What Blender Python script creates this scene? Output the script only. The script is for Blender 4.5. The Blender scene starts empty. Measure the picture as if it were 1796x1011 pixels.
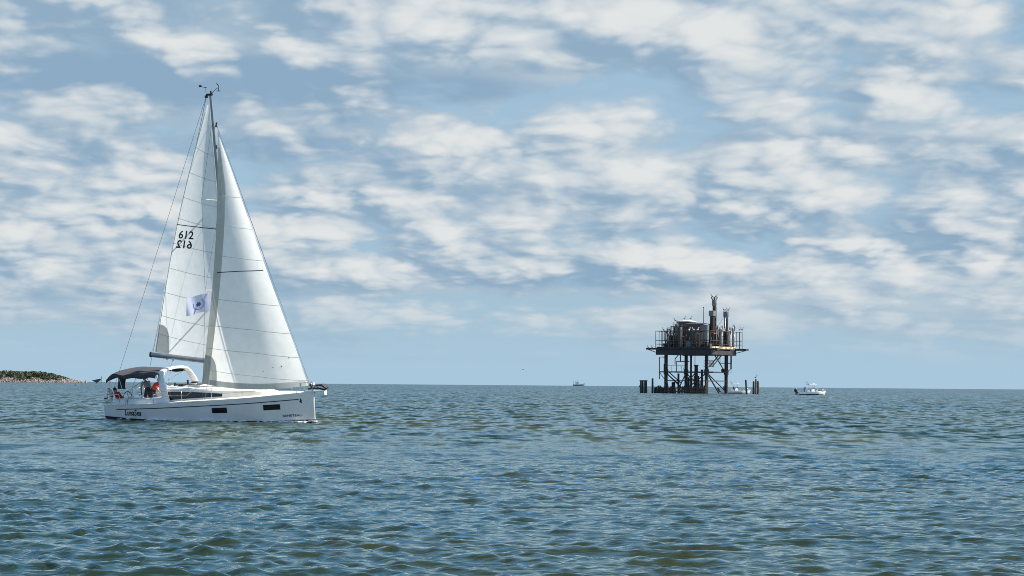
import bpy, bmesh, math, random
import numpy as np
from mathutils import Vector, Matrix, Euler

R = math.radians
SC = bpy.context.scene
COL = SC.collection
CAM_H = 2.13
EARTH = 6.371e6
FPX = 3472.0                       # focal length in pixels of the 1796 px wide photograph

# ------------------------------------------------------------------ camera
cam_data = bpy.data.cameras.new('camera')
cam = bpy.data.objects.new('camera', cam_data)
COL.objects.link(cam)
cam_data.sensor_width = 36.0
cam_data.lens = 36.0 * FPX / 1796.0
cam_data.clip_start = 0.5
cam_data.clip_end = 60000.0
cam.matrix_world = (Matrix.Translation((0, 0, CAM_H)) @ Matrix.Rotation(R(90 + 2.765), 4, 'X')
                    @ Matrix.Rotation(R(0.466), 4, 'Z'))
SC.camera = cam

# ------------------------------------------------------------------ light, exposure
SUN_EL, SUN_AZ = R(48), R(87)      # azimuth clockwise from +Y, the way the camera looks
SUN_DIR = Vector((math.sin(SUN_AZ) * math.cos(SUN_EL), math.cos(SUN_AZ) * math.cos(SUN_EL), math.sin(SUN_EL)))
sun_data = bpy.data.lights.new('sun', 'SUN')
sun_data.energy = 5.0
sun_data.angle = R(0.53)
sun_data.color = (1.0, 0.955, 0.89)
sun = bpy.data.objects.new('sun', sun_data)
COL.objects.link(sun)
sun.rotation_euler = (-SUN_DIR).to_track_quat('-Z', 'Y').to_euler()
sun.location = (60, 0, 80)
SC.view_settings.view_transform = 'Standard'
SC.view_settings.look = 'None'
SC.view_settings.exposure = 0.80
SC.view_settings.gamma = 1.0
SC.view_settings.use_curve_mapping = False
SC.cycles.use_denoising = True
SC.cycles.filter_width = 0.95
SC.cycles.max_bounces = 6
SC.cycles.glossy_bounces = 3
SC.cycles.diffuse_bounces = 3
SC.cycles.sample_clamp_indirect = 6.0


# ------------------------------------------------------------------ node helpers
class NT:
    def __init__(self, tree):
        self.t = tree
        self.n = tree.nodes
        self.l = tree.links

    def put(self, sock, v):
        if v is None:
            return
        if isinstance(v, bpy.types.NodeSocket):
            self.l.new(v, sock)
        else:
            sock.default_value = v

    def math(self, op, a, b=None, c=None, clamp=False):
        n = self.n.new('ShaderNodeMath')
        n.operation = op
        n.use_clamp = clamp
        for i, v in enumerate((a, b, c)):
            self.put(n.inputs[i], v)
        return n.outputs[0]

    def vmath(self, op, a, b=None, out=0):
        n = self.n.new('ShaderNodeVectorMath')
        n.operation = op
        self.put(n.inputs[0], a)
        if b is not None:
            if op == 'SCALE':
                self.put(n.inputs['Scale'], b)
            else:
                self.put(n.inputs[1], b)
        return n.outputs[out]

    def sep(self, v):
        n = self.n.new('ShaderNodeSeparateXYZ')
        self.put(n.inputs[0], v)
        return n.outputs

    def comb(self, x=0.0, y=0.0, z=0.0):
        n = self.n.new('ShaderNodeCombineXYZ')
        for i, v in enumerate((x, y, z)):
            self.put(n.inputs[i], v)
        return n.outputs[0]

    def noise(self, vec, scale, detail=4.0, rough=0.5, dist=0.0, lac=2.0, dims='3D', out=0):
        n = self.n.new('ShaderNodeTexNoise')
        n.noise_dimensions = dims
        self.put(n.inputs['Vector'], vec)
        self.put(n.inputs['Scale'], scale)
        self.put(n.inputs['Detail'], detail)
        self.put(n.inputs['Roughness'], rough)
        self.put(n.inputs['Lacunarity'], lac)
        self.put(n.inputs['Distortion'], dist)
        return n.outputs[out]

    def voro(self, vec, scale, detail=0.0, rough=0.5, smooth=0.6):
        n = self.n.new('ShaderNodeTexVoronoi')
        n.feature = 'F1'
        n.voronoi_dimensions = '2D'
        self.put(n.inputs['Vector'], vec)
        self.put(n.inputs['Scale'], scale)
        self.put(n.inputs['Detail'], detail)
        self.put(n.inputs['Roughness'], rough)
        return n.outputs['Distance']

    def ss(self, v, a, b, lo=0.0, hi=1.0):
        n = self.n.new('ShaderNodeMapRange')
        n.interpolation_type = 'SMOOTHSTEP'
        self.put(n.inputs[0], v)
        n.inputs[1].default_value = a
        n.inputs[2].default_value = b
        n.inputs[3].default_value = lo
        n.inputs[4].default_value = hi
        return n.outputs[0]

    def mr(self, v, a, b, lo=0.0, hi=1.0):
        n = self.n.new('ShaderNodeMapRange')
        self.put(n.inputs[0], v)
        n.inputs[1].default_value = a
        n.inputs[2].default_value = b
        n.inputs[3].default_value = lo
        n.inputs[4].default_value = hi
        return n.outputs[0]

    def mix(self, f, a, b, mode='MIX'):
        n = self.n.new('ShaderNodeMix')
        n.data_type = 'RGBA'
        n.blend_type = mode
        n.clamp_factor = True
        self.put(n.inputs['Factor'], f)
        for key, v in (('A', a), ('B', b)):
            s = [q for q in n.inputs if q.name == key and q.type == 'RGBA'][0]
            if isinstance(v, tuple) and len(v) == 3:
                v = (*v, 1.0)
            self.put(s, v)
        return [q for q in n.outputs if q.type == 'RGBA'][0]


# ------------------------------------------------------------------ world: Nishita sky with a broken layer of stratocumulus
world = bpy.data.worlds.new('World')
SC.world = world
world.use_nodes = True


def density_group():
    """cloud density of one point of the layer; copies of it, a step towards the sun, give the light on the clouds"""
    g = bpy.data.node_groups.new('cloud_density', 'ShaderNodeTree')
    g.interface.new_socket('P', in_out='INPUT', socket_type='NodeSocketVector')
    g.interface.new_socket('D', in_out='OUTPUT', socket_type='NodeSocketFloat')
    t = NT(g)
    gi = g.nodes.new('NodeGroupInput')
    go = g.nodes.new('NodeGroupOutput')
    P = gi.outputs[0]
    warp = t.noise(P, 5.0, 1.0, 0.5, dims='2D', out=1)
    Pw = t.vmath('ADD', P, t.vmath('SCALE', t.vmath('SUBTRACT', warp, (0.5, 0.5, 0.5)), 0.08))
    big = t.noise(Pw, 1.2, 1.0, 0.5, dims='2D')
    mid = t.noise(Pw, 3.2, 7.0, 0.53, dims='2D')
    puff = t.math('SUBTRACT', 0.74, t.voro(Pw, 4.6, 3.0, 0.5, 0.6))
    d = t.math('MULTIPLY_ADD', big, 0.34, 0.06)
    d = t.math('MULTIPLY_ADD', mid, 0.42, d)
    d = t.math('MULTIPLY_ADD', puff, 0.34, d)
    t.l.new(d, go.inputs[0])
    return g


def build_world():
    t = NT(world.node_tree)
    t.n.clear()
    out = t.n.new('ShaderNodeOutputWorld')
    bg = t.n.new('ShaderNodeBackground')
    t.l.new(bg.outputs[0], out.inputs[0])
    sky = t.n.new('ShaderNodeTexSky')
    sky.sky_type = 'NISHITA'
    sky.sun_disc = False
    sky.sun_elevation = SUN_EL
    sky.sun_rotation = SUN_AZ
    sky.altitude = 0
    sky.air_density = 1.0
    sky.dust_density = 0.6
    sky.ozone_density = 2.5
    co = t.n.new('ShaderNodeTexCoord')
    D = t.vmath('NORMALIZE', co.outputs['Generated'])
    x, y, z = t.sep(D)
    zc = t.math('MAXIMUM', z, 0.0)
    den = t.math('ADD', zc, 0.25)
    u = t.math('MULTIPLY', t.math('DIVIDE', x, den), 1.8)
    v = t.math('MULTIPLY', t.math('DIVIDE', y, den), 1.8)
    G = density_group()

    def dens(P):
        n = t.n.new('ShaderNodeGroup')
        n.node_tree = G
        t.put(n.inputs[0], P)
        return n.outputs[0]

    P = t.comb(t.math('MULTIPLY_ADD', u, 0.78, SKY_U), t.math('MULTIPLY_ADD', v, 0.74, SKY_V), 0.0)
    d0 = dens(P)
    d1 = dens(t.vmath('ADD', P, (0.030, -0.030, 0.0)))      # a step towards the sun and up
    d2 = dens(t.vmath('ADD', P, (0.03, -0.12, 0.0)))
    # a few large heaps and gaps of this sky, by direction: (azimuth, elevation tangents, widths, density, light)
    ya = t.math('MAXIMUM', y, 0.05)
    tx = t.math('DIVIDE', x, ya)
    tz = t.math('DIVIDE', zc, ya)
    bd = bl = None
    for (px, py, rx, ry, ad, al) in SKY_HEAPS:
        X0, Z0 = (px - 898) / 3472, (670 + px * 0.0081 - py) / 3472
        ex = t.math('POWER', t.math('MULTIPLY', t.math('SUBTRACT', tx, X0), 3472 / rx), 2.0)
        ez = t.math('POWER', t.math('MULTIPLY', t.math('SUBTRACT', tz, Z0), 3472 / ry), 2.0)
        e = t.math('POWER', 2.718, t.math('MULTIPLY', t.math('ADD', ex, ez), -1.0))
        bd = t.math('MULTIPLY_ADD', e, ad, bd if bd else 0.0)
        bl = t.math('MULTIPLY_ADD', e, al, bl if bl else 0.0)
    # thin streaky veil between the heaps
    V = t.comb(t.math('MULTIPLY', u, 0.30), t.math('MULTIPLY', v, 1.15), 0.0)
    veil = t.noise(V, 2.1, 5.0, 0.52, 0.25, dims='2D')
    base = t.noise(t.comb(t.math('MULTIPLY', u, 0.38), t.math('MULTIPLY', v, 1.25), 0.0), 1.7, 3.0, 0.5, dims='2D')
    db = t.math('ADD', d0, t.math('ADD', bd, t.ss(zc, 0.19, 0.32, 0.0, -0.26)))
    thin = t.ss(t.math('MULTIPLY_ADD', t.math('SUBTRACT', db, 0.54), 1.1, veil), 0.14, 0.44)
    cover = t.ss(db, 0.19, 0.43)
    grad_l = t.math('ADD', t.math('MULTIPLY', t.math('SUBTRACT', d0, d1), 3.6),
                    t.math('MULTIPLY', t.math('SUBTRACT', d0, d2), 2.4))
    under = t.ss(t.math('ADD', t.math('MULTIPLY', grad_l, -1.0), t.math('MULTIPLY', t.math('SUBTRACT', base, 0.5), 2.2)), -0.40, 1.00)
    lit = t.math('ADD', grad_l, t.math('MULTIPLY', t.math('SUBTRACT', d0, 0.50), 1.8))
    lit = t.ss(t.math('ADD', lit, bl), -0.50, 1.32)
    S = t.vmath('SCALE', sky.outputs[0], 0.10)
    grad = t.mix(t.ss(zc, 0.18, 0.29), (0.36, 0.54, 0.70), (0.19, 0.53, 1.02))
    grad = t.mix(t.ss(zc, 0.42, 0.75), grad, (0.05, 0.14, 0.38))
    S = t.mix(0.85, S, grad)
    S = t.mix(t.ss(zc, 0.0, 0.045, 0.8, 0.0), S, (0.405, 0.585, 0.735))
    dark = t.ss(t.math('SUBTRACT', base, t.math('MULTIPLY', bl, 0.35)), 0.40, 0.72)
    shade = t.mix(t.math('MAXIMUM', dark, under), (0.53, 0.615, 0.685), (0.26, 0.40, 0.545))
    bright = (0.79, 0.805, 0.80)
    veil_c = t.mix(dark, (0.49, 0.59, 0.67), (0.31, 0.45, 0.59))
    low = t.ss(zc, 0.008, 0.060)
    c = t.mix(t.math('MULTIPLY', t.math('MULTIPLY', thin, 0.90), t.ss(zc, 0.0, 0.05)), S, veil_c)
    cc = t.mix(lit, shade, bright)
    c = t.mix(t.math('MULTIPLY', t.math('MULTIPLY', cover, 0.90), low), c, cc)
    t.put(bg.inputs[0], c)
    bg.inputs[1].default_value = 0.575
    world.cycles.sampling_method = 'MANUAL'
    world.cycles.sample_map_resolution = 256


SKY_U, SKY_V = -6.2, 12.4
SKY_HEAPS = [(240, 132, 430, 36, 0.20, -0.95), (820, 160, 330, 20, 0.0, -0.45), (930, 80, 110, 26, 0.05, -0.40),
             (130, 35, 260, 58, 0.20, 0.42), (690, 45, 330, 66, 0.22, 0.50), (1180, 55, 260, 62, 0.18, 0.42),
             (1610, 185, 70, 50, 0.10, 0.55), (1480, 245, 260, 12, 0.02, -0.45), (1275, 370, 75, 36, 0.09, 0.55),
             (600, 365, 130, 36, 0.10, 0.42), (860, 245, 90, 32, 0.08, 0.40), (1045, 235, 60, 30, 0.06, 0.40),
             (270, 485, 80, 40, 0.10, 0.35), (700, 470, 130, 36, 0.10, 0.35), (1180, 470, 90, 34, 0.08, 0.3),
             (1500, 440, 230, 26, 0.08, 0.35), (200, 260, 280, 60, 0.10, 0.10), (120, 400, 260, 60, 0.12, 0.15), (1500, 330, 320, 60, 0.08, 0.05),
             (1000, 330, 300, 60, 0.08, 0.05), (820, 600, 330, 55, -0.16, 0.0), (150, 590, 200, 30, -0.10, 0.0)]
build_world()
# ------------------------------------------------------------------ mesh and material helpers
def new_mat(name):
    m = bpy.data.materials.new(name)
    m.use_nodes = True
    t = NT(m.node_tree)
    t.n.clear()
    out = t.n.new('ShaderNodeOutputMaterial')
    return m, t, out


def tag(o, label=None, cat=None, group=None, kind=None):
    if label:
        o['label'] = label
    if cat:
        o['category'] = cat
    if group:
        o['group'] = group
    if kind:
        o['kind'] = kind
    return o


# ------------------------------------------------------------------ the sea: one sheet with real chop, to beyond the horizon
def build_sea():
    rng = np.random.default_rng(11)
    rad = [3.0, 6.0, 9.0]
    d = 12.0
    while d < 9000:
        rad.append(d)
        d *= 1.0034 if 19 < d < 60 else (1.0042 if d < 240 else (1.013 if d < 900 else 1.04))
    rad = np.array(rad, dtype=np.float32)
    fine = np.linspace(R(-18.5), R(18.5), 980)
    side = np.concatenate([np.linspace(R(18.5), R(23), 40)[1:], np.linspace(R(23), R(180), 60)[1:]])
    ang = np.concatenate([-side[::-1], fine, side[:-1]]).astype(np.float32)
    nr, na = len(rad), len(ang)
    RR, AA = np.meshgrid(rad, ang, indexing='ij')
    SA, CA = np.sin(AA), np.cos(AA)
    X = RR * SA
    Y = RR * CA
    dr = np.gradient(rad)[:, None] * np.ones((1, na), dtype=np.float32)
    da = np.abs(np.gradient(ang))[None, :] * RR
    Z = np.zeros_like(X)
    DX = np.zeros_like(X)
    DY = np.zeros_like(X)
    lost = np.zeros_like(X)
    # wind sea coming from the far right; many short-crested components
    main = R(-104)                                       # heading the waves travel to (from +X axis)
    N = 180
    lam = np.exp(rng.uniform(np.log(0.20), np.log(3.4), N))
    ns = len(side) - 39 - 1
    cs = slice(ns, na - ns)
    for i in range(N):
        L = float(lam[i])
        k = 2 * math.pi / L
        th = main + rng.normal(0, 0.66 if L < 0.5 else (0.46 if L < 1.5 else 0.36))
        s2 = SLOPE ** 2 / N * 2.0 * 1.9                    # slope variance of one component
        w = 1.0 if L < 0.42 else max(math.exp(-((L - 0.42) / 0.62) ** 2), 0.24 * math.exp(-((L - 2.0) / 1.4) ** 2))
        a = math.sqrt(s2) * w / k
        kx, ky = k * math.cos(th), k * math.sin(th)
        ph = rng.uniform(0, 2 * math.pi)
        lost += (a * k) ** 2 / 2
        sl = (slice(0, int(np.searchsorted(rad, min(900.0, 150 + 420 * L)))), cs)
        kr = np.abs(kx * SA[sl] + ky * CA[sl])
        ka = np.abs(kx * CA[sl] - ky * SA[sl])
        att = np.exp(-((kr * dr[sl] / 2.2) ** 4) - ((ka * da[sl] / 2.2) ** 4))
        arg = kx * X[sl] + ky * Y[sl] + np.float32(ph)
        c, s = np.cos(arg), np.sin(arg)
        Z[sl] += att * a * c
        q = 0.55
        DX[sl] -= att * (q * a * kx / k) * s
        DY[sl] -= att * (q * a * ky / k) * s
        lost[sl] -= att ** 2 * (a * k) ** 2 / 2
    lost = np.maximum(lost, 0) * np.clip((RR - 55) / 420, 0, 1)
    # groups of higher and lower waves
    grp = 1 + 0.30 * np.sin(X * 0.11 + 0.6 * np.sin(Y * 0.05)) * np.sin(Y * 0.13 + 1.3 * np.sin(X * 0.045 + 1))
    Z = Z * grp - (X ** 2 + Y ** 2) / (2 * EARTH)
    V = np.stack([X + DX, Y + DY, Z], -1).reshape(-1, 3)
    V = np.vstack([V, [[0, 0, 0]]])
    i = np.arange(nr - 1)[:, None]
    j = np.arange(na)[None, :]
    j2 = (j + 1) % na
    F = np.stack([i * na + j, i * na + j2, (i + 1) * na + j2, (i + 1) * na + j], -1).reshape(-1, 4)
    cen = nr * na
    me = bpy.data.meshes.new('sea')
    nq, ntri = len(F), na
    tri = np.stack([np.full(na, cen), (np.arange(na) + 1) % na, np.arange(na)], -1)
    me.vertices.add(len(V))
    me.vertices.foreach_set('co', V.astype(np.float32).ravel())
    loops = np.concatenate([F.ravel(), tri.ravel()]).astype(np.int32)
    me.loops.add(len(loops))
    me.loops.foreach_set('vertex_index', loops)
    me.polygons.add(nq + ntri)
    starts = np.concatenate([np.arange(nq) * 4, nq * 4 + np.arange(ntri) * 3]).astype(np.int32)
    me.polygons.foreach_set('loop_start', starts)
    me.polygons.foreach_set('use_smooth', np.ones(nq + ntri, dtype=bool))
    me.update(calc_edges=True)
    at = me.attributes.new('lost_slope', 'FLOAT', 'POINT')
    at.data.foreach_set('value', np.append(np.sqrt(lost).ravel(), 0).astype(np.float32))
    o = bpy.data.objects.new('sea', me)
    COL.objects.link(o)
    tag(o, 'olive and blue choppy sea reaching to the horizon', 'sea', kind='structure')
    m, t, out = new_mat('sea_water')
    b = t.n.new('ShaderNodeBsdfDiffuse')
    gl = t.n.new('ShaderNodeBsdfGlossy')
    gl.inputs['Color'].default_value = (0.76, 0.93, 1.0, 1.0)  # blue put into the reflection's colour, bluer than the sky it mirrors
    fr = t.n.new('ShaderNodeFresnel')
    fr.inputs['IOR'].default_value = 1.333
    geo = t.n.new('ShaderNodeNewGeometry')
    P = geo.outputs['Position']
    at_n = t.n.new('ShaderNodeAttribute')
    at_n.attribute_name = 'lost_slope'
    ls = at_n.outputs['Fac']
    silt = t.noise(P, 0.035, 3.0, 0.5)
    col = t.mix(t.ss(silt, 0.35, 0.65), (0.012, 0.029, 0.019), (0.031, 0.037, 0.009))
    t.put(b.inputs['Color'], col)
    t.put(gl.inputs['Roughness'], t.math('MINIMUM', t.math('SQRT', t.math('MULTIPLY_ADD', ls, ROUGH_K, 0.002)), 0.55))
    # ripples on the waves: too small to be geometry
    ax = t.vmath('MULTIPLY', P, (0.45, 1.0, 1.0))
    r1 = t.noise(ax, 4.4, 2.0, 0.5, 0.5)
    r2 = t.noise(ax, 9.5, 2.0, 0.5, 0.4)
    hgt = t.math('ADD', t.math('MULTIPLY', r1, 0.062), t.math('MULTIPLY', r2, 0.008))
    gust = t.noise(t.vmath('MULTIPLY', P, (0.012, 0.006, 1.0)), 1.0, 4.0, 0.55)
    bump = t.n.new('ShaderNodeBump')
    t.put(bump.inputs['Strength'], t.ss(gust, 0.30, 0.70, 0.55, 1.0))
    bump.inputs['Distance'].default_value = 1.0
    t.put(bump.inputs['Height'], hgt)
    # far out, where single waves are too small to be geometry: their tilt, and gust streaks, as normals
    g2 = t.noise(t.vmath('MULTIPLY', P, (0.42, 0.030, 1.0)), 1.0, 3.0, 0.6, out=1)
    g3 = t.noise(t.vmath('MULTIPLY', P, (0.85, 0.30, 1.0)), 1.0, 2.0, 0.5, out=1)
    tilt = t.vmath('ADD', t.vmath('MULTIPLY', t.vmath('SUBTRACT', g2, (0.5, 0.5, 0.5)), (0.6, 1.7, 0.0)),
                   t.vmath('MULTIPLY', t.vmath('SUBTRACT', g3, (0.5, 0.5, 0.5)), (1.0, 2.7, 0.0)))
    far = t.ss(ls, 0.0, 0.13)
    nrm = t.vmath('NORMALIZE', t.vmath('ADD', bump.outputs[0], t.vmath('SCALE', tilt, far)))
    for node in (b, gl, fr):
        t.l.new(nrm, node.inputs['Normal'])
    mx = t.n.new('ShaderNodeMixShader')
    t.l.new(fr.outputs[0], mx.inputs[0])
    t.l.new(b.outputs[0], mx.inputs[1])
    t.l.new(gl.outputs[0], mx.inputs[2])
    t.l.new(mx.outputs[0], out.inputs[0])
    me.materials.append(m)
    return o


SLOPE = 0.34
ROUGH_K = 0.22
build_sea()
# ------------------------------------------------------------------ mesh builder
class MB:
    def __init__(self):
        self.v, self.f, self.m = [], [], []

    def add(self, vs, fs, mi=0):
        o = len(self.v)
        self.v += [tuple(p) for p in vs]
        self.f += [tuple(i + o for i in q) for q in fs]
        self.m += [mi] * len(fs)
        return self

    def box(self, c, s, rot=None, mi=0):
        hx, hy, hz = s[0] / 2, s[1] / 2, s[2] / 2
        vs = [Vector((x, y, z)) for x in (-hx, hx) for y in (-hy, hy) for z in (-hz, hz)]
        if rot is not None:
            vs = [rot @ p for p in vs]
        c = Vector(c)
        fs = [(0, 1, 3, 2), (4, 6, 7, 5), (0, 4, 5, 1), (2, 3, 7, 6), (0, 2, 6, 4), (1, 5, 7, 3)]
        return self.add([p + c for p in vs], fs, mi)

    def bar(self, p0, p1, w, h, mi=0):
        p0, p1 = Vector(p0), Vector(p1)
        d = p1 - p0
        rot = d.to_track_quat('X', 'Z').to_matrix()
        return self.box((p0 + p1) / 2, (d.length, w, h), rot, mi)

    def tube(self, pts, r, n=8, cap=True, mi=0, squash=(1, 1)):
        pts = [Vector(p) for p in pts]
        k = len(pts)
        rs = list(r) if isinstance(r, (list, tuple)) else [r] * k
        vs, fs = [], []
        ref = None
        for i, p in enumerate(pts):
            d = (pts[min(i + 1, k - 1)] - pts[max(i - 1, 0)]).normalized()
            if ref is None:
                ref = Vector((0, 0, 1)) if abs(d.z) < 0.9 else Vector((1, 0, 0))
            a = (ref - d * ref.dot(d)).normalized()
            ref = a
            b = d.cross(a)
            for j in range(n):
                t = 2 * math.pi * j / n
                vs.append(p + (a * math.cos(t) * squash[0] + b * math.sin(t) * squash[1]) * rs[i])
        for i in range(k - 1):
            for j in range(n):
                j2 = (j + 1) % n
                fs.append((i * n + j, i * n + j2, (i + 1) * n + j2, (i + 1) * n + j))
        if cap:
            fs.append(tuple(range(n))[::-1])
            fs.append(tuple((k - 1) * n + j for j in range(n)))
        return self.add(vs, fs, mi)

    def lathe(self, prof, c=(0, 0, 0), n=16, mi=0, rot=None):
        vs, fs = [], []
        c = Vector(c)
        for (r, z) in prof:
            for j in range(n):
                t = 2 * math.pi * j / n
                p = Vector((r * math.cos(t), r * math.sin(t), z))
                vs.append((rot @ p if rot is not None else p) + c)
        k = len(prof)
        for i in range(k - 1):
            for j in range(n):
                j2 = (j + 1) % n
                fs.append((i * n + j, i * n + j2, (i + 1) * n + j2, (i + 1) * n + j))
        fs.append(tuple(range(n))[::-1])
        fs.append(tuple((k - 1) * n + j for j in range(n)))
        return self.add(vs, fs, mi)

    def ell(self, c, r, n=12, k=8, rot=None, mi=0):
        prof = [(max(math.sin(math.pi * i / k), 0.02), -math.cos(math.pi * i / k)) for i in range(k + 1)]
        o = len(self.v)
        self.lathe(prof, (0, 0, 0), n, mi)
        for i in range(o, len(self.v)):
            p = Vector(self.v[i])
            p = Vector((p.x * r[0], p.y * r[1], p.z * r[2]))
            if rot is not None:
                p = rot @ p
            self.v[i] = tuple(p + Vector(c))
        return self

    def grid(self, fn, nu, nv, mi=0):
        vs = [fn(i / nu, j / nv) for j in range(nv + 1) for i in range(nu + 1)]
        w = nu + 1
        fs = [(j * w + i, j * w + i + 1, (j + 1) * w + i + 1, (j + 1) * w + i) for j in range(nv) for i in range(nu)]
        return self.add(vs, fs, mi)

    def loft(self, rows, mi=0, closed=False):
        n = len(rows[0])
        vs = [p for r in rows for p in r]
        fs = []
        for i in range(len(rows) - 1):
            for j in range(n if closed else n - 1):
                j2 = (j + 1) % n
                fs.append((i * n + j, i * n + j2, (i + 1) * n + j2, (i + 1) * n + j))
        return self.add(vs, fs, mi)

    def mesh(self, name, mats, smooth=None):
        me = bpy.data.meshes.new(name)
        me.from_pydata([tuple(p) for p in self.v], [], self.f)
        for m in (mats if isinstance(mats, (list, tuple)) else [mats]):
            me.materials.append(m)
        if any(self.m):
            me.polygons.foreach_set('material_index', self.m)
        bm = bmesh.new()
        bm.from_mesh(me)
        bmesh.ops.recalc_face_normals(bm, faces=bm.faces)
        bm.to_mesh(me)
        bm.free()
        if smooth:
            me.polygons.foreach_set('use_smooth', [True] * len(me.polygons))
            if smooth is not True:
                me.set_sharp_from_angle(angle=R(smooth))
        me.update()
        return me

    def build(self, name, mats, parent=None, smooth=None):
        return put(name, self.mesh(name, mats, smooth), parent)


def put(name, me, parent=None, loc=(0, 0, 0), rot=(0, 0, 0)):
    o = bpy.data.objects.new(name, me)
    COL.objects.link(o)
    o.parent = parent
    o.location = loc
    o.rotation_euler = rot
    return o


def empty(name, loc=(0, 0, 0), rot=(0, 0, 0), label=None, cat=None, group=None):
    o = bpy.data.objects.new(name, None)
    o.empty_display_size = 0.3
    COL.objects.link(o)
    o.location = loc
    o.rotation_euler = rot
    return tag(o, label, cat, group)


def at(px, py, d):
    """world point that the photograph shows at pixel (px, py), at distance d along the view"""
    x, y = (px - 898.0) / FPX * d, (505.5 - py) / FPX * d
    return cam.matrix_world @ Vector((x, y, -d))


def sea_at(px, d):
    p = at(px, 676, d)
    return Vector((p.x, p.y, -(p.x ** 2 + p.y ** 2) / (2 * EARTH)))


def text_mesh(s, size, shear=0.0, bold=0.0):
    cu = bpy.data.curves.new('txt', 'FONT')
    cu.body = s
    cu.size = size
    cu.shear = shear
    cu.offset = bold
    cu.resolution_u = 3
    o = bpy.data.objects.new('txt', cu)
    COL.objects.link(o)
    dg = bpy.context.evaluated_depsgraph_get()
    me = bpy.data.meshes.new_from_object(o.evaluated_get(dg))
    bm = bmesh.new()
    bm.from_mesh(me)
    bmesh.ops.triangulate(bm, faces=bm.faces)
    bmesh.ops.subdivide_edges(bm, edges=bm.edges, cuts=1)
    vs = [v.co.copy() for v in bm.verts]
    bm.verts.index_update()
    fs = [tuple(v.index for v in f.verts) for f in bm.faces]
    bm.free()
    bpy.data.objects.remove(o)
    bpy.data.curves.remove(cu)
    bpy.data.meshes.remove(me)
    return vs, fs


# ------------------------------------------------------------------ materials
MAT = {}


def pm(name, col, rough=0.5, metal=0.0, var=0.12, scale=3.0, wear=None, wear_amt=0.0, coat=0.0, bump=0.0):
    m, t, out = new_mat(name)
    b = t.n.new('ShaderNodeBsdfPrincipled')
    tc = t.n.new('ShaderNodeTexCoord').outputs['Object']
    n1 = t.noise(tc, scale, 5.0, 0.6)
    lo = tuple(c * (1 - var) for c in col)
    hi = tuple(min(1, c * (1 + var)) for c in col)
    c = t.mix(t.ss(n1, 0.3, 0.7), lo, hi)
    if wear:
        n2 = t.noise(tc, scale * 0.7, 7.0, 0.65, 0.4)
        c = t.mix(t.ss(n2, 0.62 - wear_amt * 0.3, 0.70 - wear_amt * 0.2), c, wear)
    t.put(b.inputs['Base Color'], c)
    t.put(b.inputs['Roughness'], t.mr(n1, 0.3, 0.7, rough * 0.85, min(1.0, rough * 1.15)))
    b.inputs['Metallic'].default_value = metal
    b.inputs['Coat Weight'].default_value = coat
    if bump:
        bp = t.n.new('ShaderNodeBump')
        bp.inputs['Distance'].default_value = bump
        t.put(bp.inputs['Height'], t.noise(tc, scale * 6, 4.0, 0.6))
        t.l.new(bp.outputs[0], b.inputs['Normal'])
    t.l.new(b.outputs[0], out.inputs[0])
    MAT[name] = m
    return m


def cloth_mat(name, col, trans=0.45, wrinkle=0.02, scale=2.2):
    m, t, out = new_mat(name)
    tc = t.n.new('ShaderNodeTexCoord').outputs['Object']
    n1 = t.noise(tc, scale, 4.0, 0.55)
    c = t.mix(t.ss(n1, 0.3, 0.7), tuple(q * 0.94 for q in col), col)
    bp = t.n.new('ShaderNodeBump')
    bp.inputs['Distance'].default_value = wrinkle
    bp.inputs['Strength'].default_value = 0.6
    t.put(bp.inputs['Height'], t.noise(t.vmath('MULTIPLY', tc, (1.4, 1.0, 0.5)), 1.1, 3.0, 0.5, 0.8))
    d = t.n.new('ShaderNodeBsdfDiffuse')
    tr = t.n.new('ShaderNodeBsdfTranslucent')
    t.put(d.inputs[0], c)
    t.put(tr.inputs[0], c)
    t.l.new(bp.outputs[0], d.inputs['Normal'])
    t.l.new(bp.outputs[0], tr.inputs['Normal'])
    mx = t.n.new('ShaderNodeMixShader')
    mx.inputs[0].default_value = trans
    t.l.new(d.outputs[0], mx.inputs[1])
    t.l.new(tr.outputs[0], mx.inputs[2])
    t.l.new(mx.outputs[0], out.inputs[0])
    MAT[name] = m
    return m


pm('gelcoat', (0.72, 0.71, 0.68), 0.18, var=0.03, coat=0.3, scale=0.8)
pm('deck_cream', (0.80, 0.77, 0.69), 0.5, var=0.05)
pm('bottom_paint', (0.02, 0.023, 0.03), 0.45, wear=(0.08, 0.09, 0.07), wear_amt=0.2)
pm('navy', (0.03, 0.045, 0.08), 0.35)
pm('smoked_glass', (0.012, 0.015, 0.02), 0.06, var=0.02)
pm('black', (0.012, 0.012, 0.014), 0.5)
pm('canvas_grey', (0.045, 0.042, 0.045), 0.85, scale=5, bump=0.01)
pm('steel', (0.62, 0.63, 0.64), 0.22, 1.0, var=0.05)
pm('mast_alu', (0.30, 0.31, 0.32), 0.40, 0.6, var=0.06)
pm('boom_alu', (0.30, 0.32, 0.35), 0.35, 0.7, var=0.06)
pm('wire', (0.20, 0.21, 0.22), 0.4, 0.8)
pm('rope', (0.35, 0.36, 0.38), 0.8)
pm('letter', (0.012, 0.013, 0.02), 0.5, var=0.05)
pm('foam_white', (0.82, 0.83, 0.80), 0.6)
pm('life_ring_cover', (0.78, 0.78, 0.74), 0.6)
cloth_mat('sailcloth', (0.91, 0.895, 0.835), 0.50)
cloth_mat('uv_strip', (0.60, 0.59, 0.53), 0.40)
cloth_mat('patch', (0.58, 0.59, 0.55), 0.38)
cloth_mat('flag_cloth', (0.62, 0.66, 0.82), 0.45, 0.05, 4)
cloth_mat('seam', (0.60, 0.60, 0.58), 0.35)
cloth_mat('seam_bold', (0.05, 0.06, 0.09), 0.1)
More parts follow.
